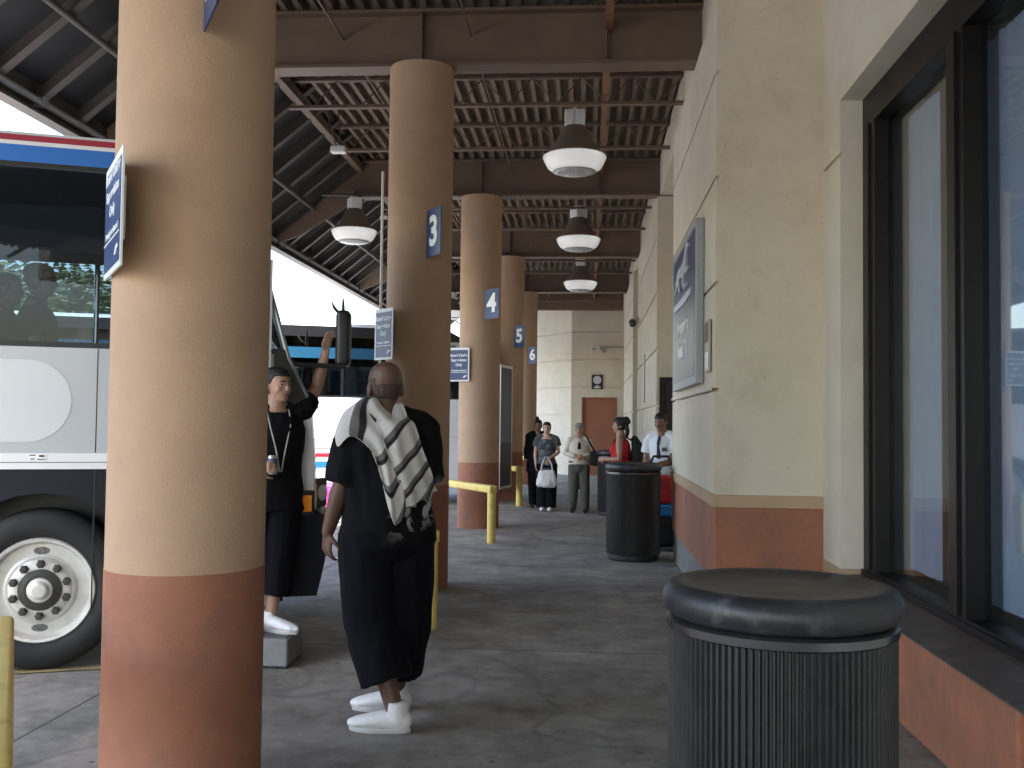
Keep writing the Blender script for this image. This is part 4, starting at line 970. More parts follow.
    def shoes(s, mat, sole=None, bulk=1.0, vox=.006):
        k = s.k
        for q in 'LR':
            c, fd = getattr(s, 'foot' + q); up = V((0, 0, 1)); f0 = V((c.x, c.y, 0.0)) ; rr = fd.cross(up)
            B = bulk
            bm = NB()
            loft(bm, [f0 - fd * .045 * k + up * .052 * k, f0 - fd * .015 * k + up * .058 * k, f0 + fd * .06 * k + up * .056 * k, f0 + fd * .13 * k + up * .046 * k, f0 + fd * .19 * k + up * .038 * k, f0 + fd * .215 * k + up * .034 * k],
                 [(.030 * k * B, .040 * k), (.036 * k * B, .046 * k), (.040 * k * B, .042 * k), (.046 * k * B, .034 * k), (.040 * k * B, .026 * k), (.022 * k, .02 * k)], ref=rr, n=16)
            loft(bm, [f0 - fd * .015 * k + up * .05 * k, f0 - fd * .01 * k + up * .12 * k * B], [(.040 * k * B, .052 * k), (.042 * k * B, .05 * k)], ref=rr, n=14, cap='flat')
            b2 = remesh(bm, vox, 3)
            for v in b2.verts:
                if v.co.z < 0.004: v.co.z = 0.004
            sh = obj('shoe', b2, mat, s.root, smooth=True)
            if sole:
                bm = NB(); n = 22
                def sole_ring(z, e):
                    out = []
                    for i in range(n):
                        t = 2 * math.pi * i / n; lx = math.cos(t); ly = math.sin(t)
                        wv = (.041 if lx > 0 else .036) * (1.12 if 0 < lx < .8 else 1.0) * B
                        out.append(bm.verts.new(f0 + fd * (.075 + (.148 + e) * lx) * k + rr * (wv + e) * ly * k + up * z))
                    return out
                r0, r1, r2 = sole_ring(.001, 0), sole_ring(.014, .003), sole_ring(.026, 0.001)
                for x, y in ((r0, r1), (r1, r2)):
                    for i in range(n): bm.faces.new((x[i], x[(i + 1) % n], y[(i + 1) % n], y[i]))
                bm.faces.new(list(reversed(r0))); bm.faces.new(r2)
                obj('sole', bm, sole, sh, smooth=True, auto=40)
    def hair(s, mat, thick=.006, low=.10, front=.178, back=.03, blob=None, vox=.006, top=1.0):
        """skull cap: ring shells above a hair line that drops towards the back"""
        bm = NB(); n = 24; k = s.k * s.hk * (0.97 if s.fem else 1)
        rings = [(0.040, .030, .056, .068), (0.075, .012, .066, .088), (0.110, .006, .073, .098), (0.145, .002, .0755, .100), (0.178, -.004, .071, .095), (0.203, -.008, .058, .080), (0.220, -.010, .036, .052), (0.228, -.010, .014, .02)]
        vs = []
        for z, cy, a, b in rings:
            row = []
            for i in range(n):
                t = 2 * math.pi * i / n; f = math.sin(t)           # +1 front, -1 back
                lim = front if f > .55 else (low + (front - low) * max(0, (f - .1) / .45) if f > .1 else (low - (low - back) * min(1, (.1 - f) / .6)))
                hide = z < lim - 0.018 or z > top + .03 * f
                th = -.012 if hide else thick * min(1, .4 + (z - lim + .018) * 25)
                row.append(bm.verts.new(s.P((a + th) * math.cos(t), cy + (b + th) * f, (z + (thick * .8 if z > .2 else 0)))))
            vs.append(row)
        for r0, r1 in zip(vs, vs[1:]):
            for i in range(n): bm.faces.new((r0[i], r0[(i + 1) % n], r1[(i + 1) % n], r1[i]))
        bm.faces.new(list(reversed(vs[0]))); bm.faces.new(vs[-1])
        for f in (blob or []): loft(bm, [s.P(*p) for p, r in f], [(r[0] * k, r[1] * k) if isinstance(r, tuple) else r * k for p, r in f], n=14)
        bb = remesh(bm, vox, 1); folds(bb, .0025, 60, 20)
        return obj('hair', bb, mat, s.root, smooth=True)
    def w2l(s, p): return s.root.matrix_basis.inverted() @ V(p)

def skin(name, c): return pm(name, c, 0.5, var=0.08, vscale=12, bump=0.06, bscale=300)
SK_DARK = skin('skin_deep_brown', (0.125, 0.068, 0.045)); SK_TAN = skin('skin_tan', (0.40, 0.235, 0.16)); SK_FAIR = skin('skin_fair', (0.50, 0.32, 0.24)); SK_BROWN = skin('skin_brown', (0.24, 0.13, 0.085))
H_BLK = pm('dark_hair', (0.012, 0.010, 0.009), 0.6, var=0.3, vscale=60)
C_BLACK = pm('black_cotton', (0.006, 0.006, 0.007), 0.85, var=0.3, vscale=5, bump=0.15, spec=0.15, bscale=180)
C_DENIM = pm('black_denim', (0.005, 0.005, 0.008), 0.85, var=0.35, vscale=7, bump=0.15, spec=0.15, bscale=220)
C_SHOE = pm('white_leather', (0.82, 0.82, 0.82), 0.45, var=0.05, vscale=20, bump=0.1, bscale=60)
C_SOLE = pm('white_sole', (0.55, 0.55, 0.54), 0.5, var=0.1)

# --- man with the towel (seen from behind)
def print_shirt():
    m = bpy.data.materials.new('black_shirt_with_print'); m.use_nodes = True; nt = m.node_tree; b = nt.nodes['Principled BSDF']; L = nt.links.new
    b.inputs['Roughness'].default_value = 0.85; b.inputs['Specular IOR Level'].default_value = 0.15
    tc = nt.nodes.new('ShaderNodeTexCoord'); n = nt.nodes.new('ShaderNodeTexNoise'); n.inputs['Scale'].default_value = 13; n.inputs['Detail'].default_value = 5; n.inputs['Distortion'].default_value = 1.2
    L(tc.outputs['Object'], n.inputs['Vector'])
    r = nt.nodes.new('ShaderNodeValToRGB'); r.color_ramp.elements[0].position = .48; r.color_ramp.elements[1].position = .55; L(n.outputs['Fac'], r.inputs['Fac'])
    sx = nt.nodes.new('ShaderNodeSeparateXYZ'); L(tc.outputs['Object'], sx.inputs[0])
    z = nt.nodes.new('ShaderNodeValToRGB'); z.color_ramp.elements[0].position = 0; z.color_ramp.elements[0].color = (0, 0, 0, 1); z.color_ramp.elements[1].position = 1; z.color_ramp.elements[1].color = (0, 0, 0, 1)
    e = z.color_ramp.elements.new(.35); e.color = (1, 1, 1, 1); e = z.color_ramp.elements.new(.7); e.color = (1, 1, 1, 1)
    mr = nt.nodes.new('ShaderNodeMapRange'); mr.inputs['From Min'].default_value = .95; mr.inputs['From Max'].default_value = 1.20
    ad = nt.nodes.new('ShaderNodeMath'); ad.operation = 'MULTIPLY_ADD'; ad.inputs[1].default_value = -0.35; L(sx.outputs['X'], ad.inputs[0]); L(sx.outputs['Z'], ad.inputs[2])
    L(ad.outputs[0], mr.inputs['Value']); L(mr.outputs[0], z.inputs['Fac'])
    mu = nt.nodes.new('ShaderNodeMath'); mu.operation = 'MULTIPLY'; L(r.outputs[0], mu.inputs[0]); L(z.outputs[0], mu.inputs[1])
    bk = nt.nodes.new('ShaderNodeMapRange'); bk.inputs['From Min'].default_value = 0.02; bk.inputs['From Max'].default_value = -0.06; L(sx.outputs['Y'], bk.inputs['Value'])
    xk = nt.nodes.new('ShaderNodeMapRange'); xk.inputs['From Min'].default_value = -0.06; xk.inputs['From Max'].default_value = 0.02; L(sx.outputs['X'], xk.inputs['Value'])
    m2 = nt.nodes.new('ShaderNodeMath'); m2.operation = 'MULTIPLY'; L(mu.outputs[0], m2.inputs[0]); L(bk.outputs[0], m2.inputs[1])
    m3 = nt.nodes.new('ShaderNodeMath'); m3.operation = 'MULTIPLY'; L(m2.outputs[0], m3.inputs[0]); L(xk.outputs[0], m3.inputs[1])
    mx = nt.nodes.new('ShaderNodeMix'); mx.data_type = 'RGBA'; mx.inputs['A'].default_value = (.006, .006, .007, 1); mx.inputs['B'].default_value = (.35, .35, .34, 1); L(m3.outputs[0], mx.inputs['Factor'])
    L(mx.outputs['Result'], b.inputs['Base Color']); return m
rzA = R(24)
A = Person('big man seen from behind in black shirt and long black shorts, towel over his shoulder', (-1.025, 5.17), rzA, 1.88, SK_DARK, g=1.20,
           J=dict(shL=(-.172, 0, 1.43), elL=(-.228, .0, 1.15), wrL=(-.282, .07, .92), shR=(.172, 0, 1.43), elR=(.205, .06, 1.16), wrR=(.10, .28, 1.12),
                  hipL=(-.10, 0, .93), knL=(-.075, .0, .50), anL=(.015, -.135, .085), hipR=(.088, 0, .93), knR=(.09, .04, .50), anR=(.10, .21, .085)),
           foot_yaw=(R(62), R(68)), hands={'L': dict(d=(-.02, .12, -1), pn=(.9, .35, 0), curl=.55), 'R': dict(d=(-.8, .5, .1), pn=(-.1, -.5, -1), curl=.6)}, voxel=.006, head_yaw=R(6), hk=1.06, hz=-.02, lean=(-.045, 0))
A.hair(pm('shaved_stubble', (0.070, 0.046, 0.035), 0.8, var=0.25, vscale=30), thick=.0022, low=.085, front=.17, back=.02, top=.165)
shA = A.shirt(print_shirt(), hem=.865, infl=.03, sleeve=.98, sr=(.074, .080), fold=.016, vox=.0075)
A.trousers(C_DENIM, end=.225, waist=.95, r=(.132, .122, .117), fold=.013, name='shorts', infl=.034)
A.shoes(C_SHOE, C_SOLE, bulk=1.18)
bm = NB(); zz = .80 * A.k   # back pocket flap stitched on the shorts
# socks
for q in 'LR':
    bm = NB(); c, fd = getattr(A, 'foot' + q); loft(bm, [c + V((0, 0, -.02)), c + V((0, 0, .045)), c + V((0, 0, .06))], [.047, .045, .043], n=16, cap='flat')
    obj('sock', bm, pm('white_sock', (0.75, 0.75, 0.74), 0.9, bump=0.2, bscale=150), A.root, smooth=True, auto=50)
# towel: laid by dropping a cloth grid on the shirt
def towel_mat():
    m = bpy.data.materials.new('striped_towel'); m.use_nodes = True; nt = m.node_tree; b = nt.nodes['Principled BSDF']; L = nt.links.new
    b.inputs['Roughness'].default_value = 0.95
    uv = nt.nodes.new('ShaderNodeUVMap'); sx = nt.nodes.new('ShaderNodeSeparateXYZ'); L(uv.outputs[0], sx.inputs[0])
    r = nt.nodes.new('ShaderNodeValToRGB'); e = r.color_ramp.elements; r.color_ramp.interpolation = 'LINEAR'
    W_, G_, D_ = (.74, .72, .68, 1), (.17, .155, .15, 1), (.02, .019, .02, 1)
    e[0].position = 0; e[0].color = (0.62, 0.64, 0.68, 1); e[1].position = 1; e[1].color = W_
    def put(p, c): x = e.new(p); x.color = c
    for p, wd in ((.14, .03), (.34, .035), (.54, .035), (.72, .035), (.90, .035)):
        put(p - wd - .004, W_); put(p - wd, G_); put(p - .004, G_); put(p, D_); put(p + wd * .7, D_); put(p + wd * .7 + .004, W_)
    L(sx.outputs['Y'], r.inputs['Fac'])
    n = nt.nodes.new('ShaderNodeTexNoise'); n.inputs['Scale'].default_value = 160; tc = nt.nodes.new('ShaderNodeTexCoord'); L(tc.outputs['Object'], n.inputs['Vector'])
    mx = nt.nodes.new('ShaderNodeMix'); mx.data_type = 'RGBA'; mx.blend_type = 'MULTIPLY'; mx.inputs['Factor'].default_value = .35; L(r.outputs[0], mx.inputs['A']); L(n.outputs['Fac'], mx.inputs['B'])
    L(mx.outputs['Result'], b.inputs['Base Color'])
    bp = nt.nodes.new('ShaderNodeBump'); bp.inputs['Strength'].default_value = .5; bp.inputs['Distance'].default_value = .004; L(n.outputs['Fac'], bp.inputs['Height']); L(bp.outputs[0], b.inputs['Normal'])
    return m
tw = NB()
bb = bmesh.new(); bb.from_mesh(shA.data); 
bvh = bvhtree.BVHTree.FromBMesh(bb)
uvl = tw.loops.layers.uv.new('UVMap')
def cloth_strip(us, paths, th=.012, off=.012, ph=0.0, vscale=1.0):
    """paths: for each u the (x,z) polyline on the back, starting in front of the shoulder; resampled, dropped on the body"""
    NU, NV = 26, 60; grid = []
    for iu in range(NU + 1):
        u = iu / NU; row = []
        for iv in range(NV + 1):
            v = iv / NV
            x, z, mode = paths(u, v)
            if mode == 'front': o, d = V((x, 1.0, z)), V((0, -1, 0))
            elif mode == 'top': o, d = V((x, z, 2.5)), V((0, 0, -1))
            else: o, d = V((x, -1.0, z)), V((0, 1, 0))
            h = bvh.ray_cast(o, d)
            p = h[0] if h[0] is not None else None
            row.append((p, d, x, z, mode))
        grid.append(row)
    # fill misses and smooth depth
    pts = [[None] * (NV + 1) for _ in range(NU + 1)]
    for a in range(NU + 1):
        last = None
        for c in range(NV + 1):
            p, d, x, z, mode = grid[a][c]
            if p is None:
                p = V((x, last.y if last else -.12, z)) if mode != 'top' else V((x, z, 1.5))
            elif mode == 'back' and p.y > -.02: p = V((p.x, -.06, p.z))
            last = p; pts[a][c] = p - d * off + V((0, -.3, 1)) * (.045 * math.exp(-((c / NV - .28) / .13) ** 2) * min(1, .35 + a / NU))
    for _ in range(10):
        q = [[p.copy() for p in r] for r in pts]
        for a in range(NU + 1):
            for c in range(1, NV):
                nb = [q[a][c - 1], q[a][c + 1]] + ([q[a - 1][c]] if a else []) + ([q[a + 1][c]] if a < NU else [])
                s_ = sum(nb, V()) / len(nb); pts[a][c] = q[a][c].lerp(s_, .4)
    for a in range(NU + 1):
        for c in range(NV + 1):
            u, v = a / NU, c / NV
            pts[a][c] += V((0, -1, 0)) * (.012 + .011 * math.sin(u * 15 + v * 3 + ph) * min(1, v * 2) + .006 * noise.noise(V((u * 6, v * 9, ph))))
    top = [[tw.verts.new(p) for p in r] for r in pts]
    bot = [[tw.verts.new(p + V((0, th, -.002))) for p in r] for r in pts]
    def face(vs, uvs):
        f = tw.faces.new(vs)
        for l, t in zip(f.loops, uvs): l[uvl].uv = t
    for a in range(NU):
        for c in range(NV):
            U = [((a + i) / NU, min(1, ((c + j) / NV + (.16 + .1 * math.sin(ph)) * (a + i) / NU) / 1.26)) for i, j in ((0, 0), (1, 0), (1, 1), (0, 1))]
            face((top[a][c], top[a + 1][c], top[a + 1][c + 1], top[a][c + 1]), U); face((bot[a][c + 1], bot[a + 1][c + 1], bot[a + 1][c], bot[a][c]), [U[3], U[2], U[1], U[0]])
    for c in range(NV):
        for a in (0, NU): face((top[a][c], top[a][c + 1], bot[a][c + 1], bot[a][c]), [(a / NU, c / NV)] * 4)
    for a in range(NU):
        for c in (0, NV): face((top[a][c], bot[a][c], bot[a + 1][c], top[a + 1][c]), [(a / NU, c / NV)] * 4)
# sheet one: over the left shoulder and straight down to a point at the middle of the back
def path1(u, v):
    # u 0 = deltoid side, 1 = neck side
    if v < .18:   # front of shoulder
        t = v / .18; return (-.30 + .16 * u + .03 * t, 1.25 + .26 * t, 'front')
    if v < .34:
        t = (v - .18) / .16; return (-.30 + .23 * u, .08 - .16 * t, 'top')
    t = (v - .34) / .66
    e = (1 - math.exp(-t * 7)) * (1 - u) * .13
    xa, za = -.285 + .275 * u, 1.50 + .10 * u
    xb, zb = -.205 + .275 * u, 1.235 - .145 * u if u < .75 else 1.126 + .3 * (u - .75)
    tip = -.13 * math.sin(math.pi * min(1, u * 1.25)) * t
    return (xa + (xb - xa) * t ** .9 + e, za + (zb - za + tip) * t, 'back')
cloth_strip(None, path1, ph=.6)
# sheet two: from behind the neck down to the right hip side, ending square
def path2(u, v):
    if v < .12:
        t = v / .12; return (-.16 + .22 * u, .03 - .09 * t, 'top')
    t = (v - .12) / .88
    xa, za = -.13 + .20 * u, 1.585 - .01 * u
    xb, zb = .035 + .205 * u, 1.13 + .075 * u
    return (xa + (xb - xa) * t, za + (zb - za) * t, 'back')
cloth_strip(None, path2, off=.024, ph=2.1)
to = obj('towel', tw, towel_mat(), None, smooth=True, auto=60)
to.location = A.root.location; to.rotation_euler = A.root.rotation_euler
tag(to, 'white beach towel with grey and black stripes draped over the big man\'s shoulder', 'towel'); bb.free()

# --- man with the lanyard standing on the step
Bp = Person('smiling man in black shirt with lanyard, one arm raised, stepping from the coach', (-2.04, 6.44), R(-148), 1.715, SK_TAN, g=1.06, loc_z=.193,
            J=dict(shL=(-.185, -.01, 1.455), elL=(-.315, -.13, 1.63), wrL=(-.36, -.08, 1.875), shR=(.18, 0, 1.42), elR=(.255, -.03, 1.15), wrR=(.165, .185, 1.09),
                   hipL=(-.06, 0, .93), hipR=(.12, 0, .93), knL=(-.03, .03, .5), anL=(.01, .02, .085), knR=(.15, -.02, .5), anR=(.20, -.04, .085)),
            head_yaw=R(28), foot_yaw=(R(35), R(10)), hands={'L': dict(d=(-.12, .1, 1), pn=(-.5, .8, .1), curl=.45, side=1), 'R': dict(d=(-.75, .62, .05), pn=(-.5, -.75, .0), curl=.75)}, voxel=.006)
Bp.eyes(); Bp.hair(H_BLK, thick=.007, low=.115, front=.172, back=.05)
Bp.shirt(C_BLACK, hem=.80, infl=.024, sleeve=.52, sr=(.074, .070), fold=.012)
Bp.trousers(C_DENIM, end=.245, waist=.93, r=(.125, .115, .112), fold=.009, name='shorts')
Bp.shoes(C_SHOE, C_SOLE, bulk=1.12)
bm = NB(); k = Bp.k
for sx in (-1, 1):
    loft(bm, [V(p) * k for p in ((sx * .055, -.02, 1.50), (sx * .075, .06, 1.46), (sx * .068, .125, 1.36), (sx * .03, .150, 1.2), (sx * .006, .153, 1.06))], [(.005, .003)] * 5, n=8, ref=V((1, 0, 0)))
obj('lanyard', bm, pm('lanyard_grey', (0.45, 0.43, 0.38), 0.7), Bp.root, smooth=True)
dk = empty('drink_can', (0, 0, 0), 0, 'silver and blue drink can in the lanyard man\'s hand', 'can')
bm = NB(); lathe(bm, [(.024, .0), (.033, .008), (.033, .108), (.027, .122)], 28); obj('body', bm, pm('can_silver', (0.5, 0.5, 0.55), 0.3, metal=0.8, var=0.1), dk, smooth=True, auto=40)
bm = NB(); lathe(bm, [(.0332, .05), (.0334, .052), (.0334, .102), (.0332, .104)], 28); obj('blue_band', bm, pm('can_blue', (0.05, 0.06, 0.16), 0.35), dk, smooth=True)
bm = NB(); lathe(bm, [(.026, .120), (.026, .1225), (.004, .1225)], 28); obj('lid', bm, MATS['can_silver'], dk)
wR = Bp.J['wrR']; dh = V((-.75, .62, .05)).normalized(); pnh = V((-.5, -.75, 0)); pnh = (pnh - dh * pnh.dot(dh)).normalized()
dk.location = Bp.root.matrix_basis @ (wR + dh * .085 + pnh * .048 - V((0, 0, .05)))

# --- older man with the cap
Cp = Person('older man in grey cap and cream shirt with a black shoulder bag', (-.135, 17.62), R(183), 1.57, SK_TAN, g=1.1,
            J=dict(elL=(-.26, -.02, 1.16), wrL=(-.075, .215, 1.09), elR=(.26, -.02, 1.16), wrR=(.065, .215, 1.11), anL=(-.12, .04, .085), anR=(.13, -.06, .085), knL=(-.11, .05, .5)),
            hands={'L': dict(d=(.8, .25, .1), pn=(.1, -.9, 0), curl=.6), 'R': dict(d=(-.8, .25, 0), pn=(-.1, -.9, 0), curl=.6)}, voxel=.0065, head_yaw=R(-8))
Cp.eyes(); Cp.hair(pm('grey_hair', (0.25, 0.24, 0.23), 0.7), thick=.004, low=.1, front=.19, back=.05)
Cp.shirt(pm('cream_shirt', (0.62, 0.56, 0.48), 0.8, var=0.06, bump=0.1), hem=.95, infl=.022, sleeve=1.85, sr=(.08, .042), fold=.008)
Cp.trousers(pm('grey_brown_trousers', (0.085, 0.08, 0.068), 0.85, var=0.15), end=.05, waist=1.0, r=(.115, .095, .085), fold=.008)
Cp.shoes(pm('black_shoe', (0.015, 0.013, 0.012), 0.4))
bm = NB(); k = Cp.k; loft(bm, [Cp.sp(.985), Cp.sp(1.015)], [(.205 * k, .15 * k), (.20 * k, .147 * k)], n=28, cap='flat'); obj('belt', bm, C_BLACK, Cp.root, smooth=True, auto=40)
bm = NB()
loft(bm, [Cp.P(0, -.005, .145), Cp.P(0, -.005, .19), Cp.P(0, -.008, .222), Cp.P(0, -.01, .236)], [(.085 * k, .108 * k), (.083 * k, .106 * k), (.068 * k, .088 * k), (.03 * k, .04 * k)], n=24, cap='flat')
loft(bm, [Cp.P(0, .09, .152), Cp.P(0, .13, .146), Cp.P(0, .165, .138)], [(.07 * k, .008 * k), (.064 * k, .007 * k), (.035 * k, .006 * k)], n=16)
Cp.part('cap', bm, pm('cap_grey', (0.22, 0.215, 0.20), 0.85), .006, 2)
bm = NB(); loft(bm, [V(p) * k for p in ((0.0, .150, 1.38), (0.005, .158, 1.25))], [(.022, .006), (.028, .006)], n=10, cap='flat'); obj('tie', bm, C_BLACK, Cp.root)
sb = empty('shoulder_bag', (0, 0, 0), R(183), 'black shoulder bag on the hip of the older man in the cap', 'bag'); sb.location = Cp.root.location
bm = NB(); box(bm, -.35, -.19, -.10, .14, .83, 1.09, bevel=.04, seg=3); obj('pouch', bm, M_BAG, sb, smooth=True, auto=50)
bm = NB(); loft(bm, [V(p) for p in ((-.27, .05, 1.08), (-.20, .15, 1.2), (-.13, .14, 1.33), (-.10, .06, 1.375), (-.12, -.06, 1.34), (-.24, -.1, 1.1))], [(.017, .005)] * 6, n=8); obj('strap', bm, M_BAG, sb)

# --- woman with the white handbag
Dp = Person('woman in dark patterned top carrying a white handbag', (-.715, 17.95), R(178), 1.59, SK_FAIR, g=1.08, female=True,
            J=dict(elL=(-.235, .02, 1.15), wrL=(-.055, .22, 1.03), elR=(.225, -.03, 1.14), wrR=(.205, .09, .91), anL=(-.075, .0, .085), anR=(.075, .0, .085), knL=(-.08, .02, .5), knR=(.08, .02, .5)),
            hands={'L': dict(d=(.35, .35, -.75), pn=(.3, -.7, -.2), curl=.8), 'R': {}}, voxel=.0065)
Dp.eyes(); Dp.hair(H_BLK, thick=.012, low=.08, front=.175, back=.0, blob=[[((0, -.09, .09), (.06, .035)), ((0, -.095, .0), (.05, .03))]])
def pattern_top():
    m = pm('dark_patterned_top', (0.05, 0.055, 0.06), 0.8, var=0.2, vscale=10, stain=(0.24, 0.26, 0.27), sscale=11, stain_amt=0.9); return m
Dp.shirt(pattern_top(), hem=.80, infl=.022, sleeve=.55, sr=(.075, .08), fold=.007, open_neck=.05)
Dp.trousers(C_BLACK, end=.07, waist=.98, r=(.125, .118, .118), fold=.007)
Dp.shoes(C_SHOE)
hb = empty('handbag', (-.70, 17.66, .44), R(178), 'slouchy white leather handbag held in front by the woman', 'handbag')
bm = NB(); loft(bm, [(0, 0, .0), (0, 0, .04), (0, 0, .14), (0, 0, .24), (0, 0, .30)], [(.15, .055), (.185, .075), (.185, .075), (.15, .05), (.12, .025)], n=24, cap='flat')
b2 = remesh(bm, .008, 3); folds(b2, .012, 14, 9); obj('bag_body', b2, pm('white_leather_bag', (0.66, 0.66, 0.64), 0.35, var=0.1, vscale=12), hb, smooth=True)
bm = NB()
for yy in (-.025, .025): loft(bm, [(-.10, yy, .29), (-.085, yy, .40), (-.02, yy, .53), (.03, yy, .53), (.085, yy, .40), (.10, yy, .29)], [(.011, .007)] * 6, n=8)
obj('strap', bm, MATS['white_leather_bag'], hb, smooth=True)

# --- dark-clothed person behind her
Ep = Person('person in dark clothes walking close behind the woman with the handbag', (-.90, 18.5), R(176), 1.63, SK_BROWN, female=True, g=1.1,
            J=dict(knL=(-.1, .1, .5), anL=(-.10, .12, .085), anR=(.10, -.1, .085)), voxel=.007)
Ep.eyes(); Ep.hair(H_BLK, thick=.012, low=.08, front=.175, back=.0, blob=[[((0.02, -.03, .24), .042), ((.02, -.035, .27), .035)]])
Ep.shirt(C_BLACK, hem=.72, infl=.04, sleeve=1.7, sr=(.08, .06), fold=.008)
Ep.trousers(C_DENIM, end=.06, waist=.98, r=(.11, .085, .075)); Ep.shoes(MATS['black_shoe'])

# --- woman in red with backpack
Fp = Person('woman in sleeveless red top with black hair and a black backpack, facing left', (.475, 14.05), R(82), 1.66, SK_TAN, female=True, g=1.08,
            J=dict(elL=(-.225, .0, 1.14), wrL=(-.10, .235, 1.13), elR=(.225, .0, 1.14), wrR=(.10, .235, 1.12)), hands={'L': dict(d=(.5, .8, 0), pn=(.6, -.5, 0), curl=.6), 'R': dict(d=(-.5, .8, 0), pn=(-.6, -.5, 0), curl=.6)}, voxel=.0065)
Fp.eyes(); Fp.hair(H_BLK, thick=.016, low=.06, front=.17, back=-.01, blob=[[((0, -.085, .12), (.065, .04)), ((0, -.11, .02), (.06, .035)), ((0, -.10, -.05), (.045, .025))], [((0, -.09, .2), .05), ((0, -.11, .17), .05)]])
Fp.shirt(pm('red_cotton', (0.52, 0.018, 0.028), 0.8, var=0.1), hem=.86, infl=.018, sleeve=0, fold=.007, open_neck=.02)
Fp.trousers(C_DENIM, end=.06, waist=.98, r=(.115, .09, .08)); Fp.shoes(MATS['black_shoe'])
bp_ = empty('backpack', (.475, 14.05, 0), R(82), 'black backpack on the back of the woman in red', 'backpack')
bm = NB(); loft(bm, [(0, -.21, 1.02), (0, -.225, 1.10), (0, -.23, 1.25), (0, -.19, 1.36)], [(.13, .07), (.15, .09), (.14, .085), (.10, .05)], n=20); obj('pack', remesh(bm, .01, 3), M_BAG, bp_, smooth=True)
bm = NB()
for sx in (-1, 1): loft(bm, [(sx * .10, -.15, 1.34), (sx * .12, -.02, 1.405), (sx * .12, .09, 1.33), (sx * .13, .09, 1.2), (sx * .14, -.12, 1.08)], [(.022, .006)] * 5, n=8)
obj('strap', bm, M_BAG, bp_, smooth=True)

# --- uniformed man leaning by the wall
Gp = Person('uniformed man in white short-sleeved shirt and dark tie leaning over the luggage trolley', (1.02, 13.15), R(150), 1.72, SK_BROWN, g=1.12, lean=(0, .16),
            J=dict(shL=(-.19, .08, 1.40), shR=(.19, .08, 1.40), elL=(-.22, .16, 1.12), wrL=(-.03, .36, 1.06), elR=(.23, .10, 1.13), wrR=(.09, .34, 1.04)), hands={'L': dict(d=(.4, .7, -.5), pn=(.3, -.3, -.8), curl=.8), 'R': dict(d=(-.3, .7, -.5), pn=(-.3, -.3, -.8), curl=.8)}, head_pitch=R(-14), voxel=.0065)
Gp.eyes(); Gp.hair(H_BLK, thick=.006, low=.1, front=.175, back=.03)
Gp.shirt(pm('uniform_white', (0.74, 0.76, 0.80), 0.75, var=0.05), hem=.94, infl=.024, sleeve=.7, sr=(.08, .082), fold=.008)
Gp.trousers(pm('navy_trousers', (0.02, 0.025, 0.06), 0.8, var=0.2), end=.05, waist=1.0); Gp.shoes(MATS['black_shoe'])
bm = NB(); k = Gp.k
for sx in (-1, 1): box(bm, sx * .13 - .03, sx * .13 + .03, .055, .115, 1.448 * k, 1.46 * k, bevel=.003)
loft(bm, [Gp.sp(1.44, y=.09), Gp.sp(1.36, y=.142), Gp.sp(1.15, y=.160)], [(.018, .006), (.022, .007), (.03, .006)], n=8)
obj('tie', bm, MATS['navy_trousers'], Gp.root)
bm = NB(); box(bm, -.13, -.06, .225, .235, 1.22, 1.27); obj('badge', bm, M_BLK, Gp.root)

# --- passengers in the coach
def seated(label, lx, ly, g=1.0, H=1.74):
    p = Mb @ V((lx, ly, 1.19))
    P_ = Person(label, (p.x, p.y), BANG - R(90), H, SK_BROWN, g=g, loc_z=1.19 - .31, voxel=.008,
                J=dict(hipL=(-.1, .05, .90), knL=(-.11, .48, .90), anL=(-.11, .46, .49), hipR=(.1, .05, .90), knR=(.11, .48, .90), anR=(.11, .46, .49), wrL=(-.15, .3, 1.0), wrR=(.15, .3, 1.0), elL=(-.22, .04, 1.14), elR=(.22, .04, 1.14)))
    P_.hair(H_BLK, thick=.006, low=.1, front=.175, back=.03); P_.eyes()
    P_.shirt(C_BLACK, hem=.88, infl=.02, sleeve=.7)
    return P_
seated('passenger seated at the coach window, dark head in profile', -.17, .72, 1.05)
seated('passenger whose dark head is cut by the left edge of the photo', -.42, 1.0, 1.0, 1.70)

# ------------------------------------------------------------------ luggage
sc_ = empty('luggage_trolley', (.95, 12.68, 0), R(4), 'dark upright hand trolley stacked with bags beside the uniformed man', 'trolley')
bm = NB()
for sx in (-.15, .15): loft(bm, [(sx, .12, .05), (sx, .12, 1.05), (sx * .6, .16, 1.16)], [.014] * 3, n=8)
tube(bm, (-.09, .16, 1.16), (.09, .16, 1.16), .016); [tube(bm, (-.15, .12, z), (.15, .12, z), .01) for z in (.3, .6, .9)]
obj('frame', bm, M_BLK, sc_)
bm = NB(); box(bm, -.19, .19, -.2, .12, .05, .062); obj('toe_plate', bm, M_BLK, sc_)
for sx in (-.19, .19):
    bm = NB(); lathe(bm, [(.03, -.02), (.075, -.02), (.08, 0), (.075, .02), (.03, .02)], 24, M=Matrix.Translation((sx, .14, .08)) @ Matrix.Rotation(R(90), 4, 'Y')); obj('wheel', bm, M_RUBBER, sc_, smooth=True, auto=40)
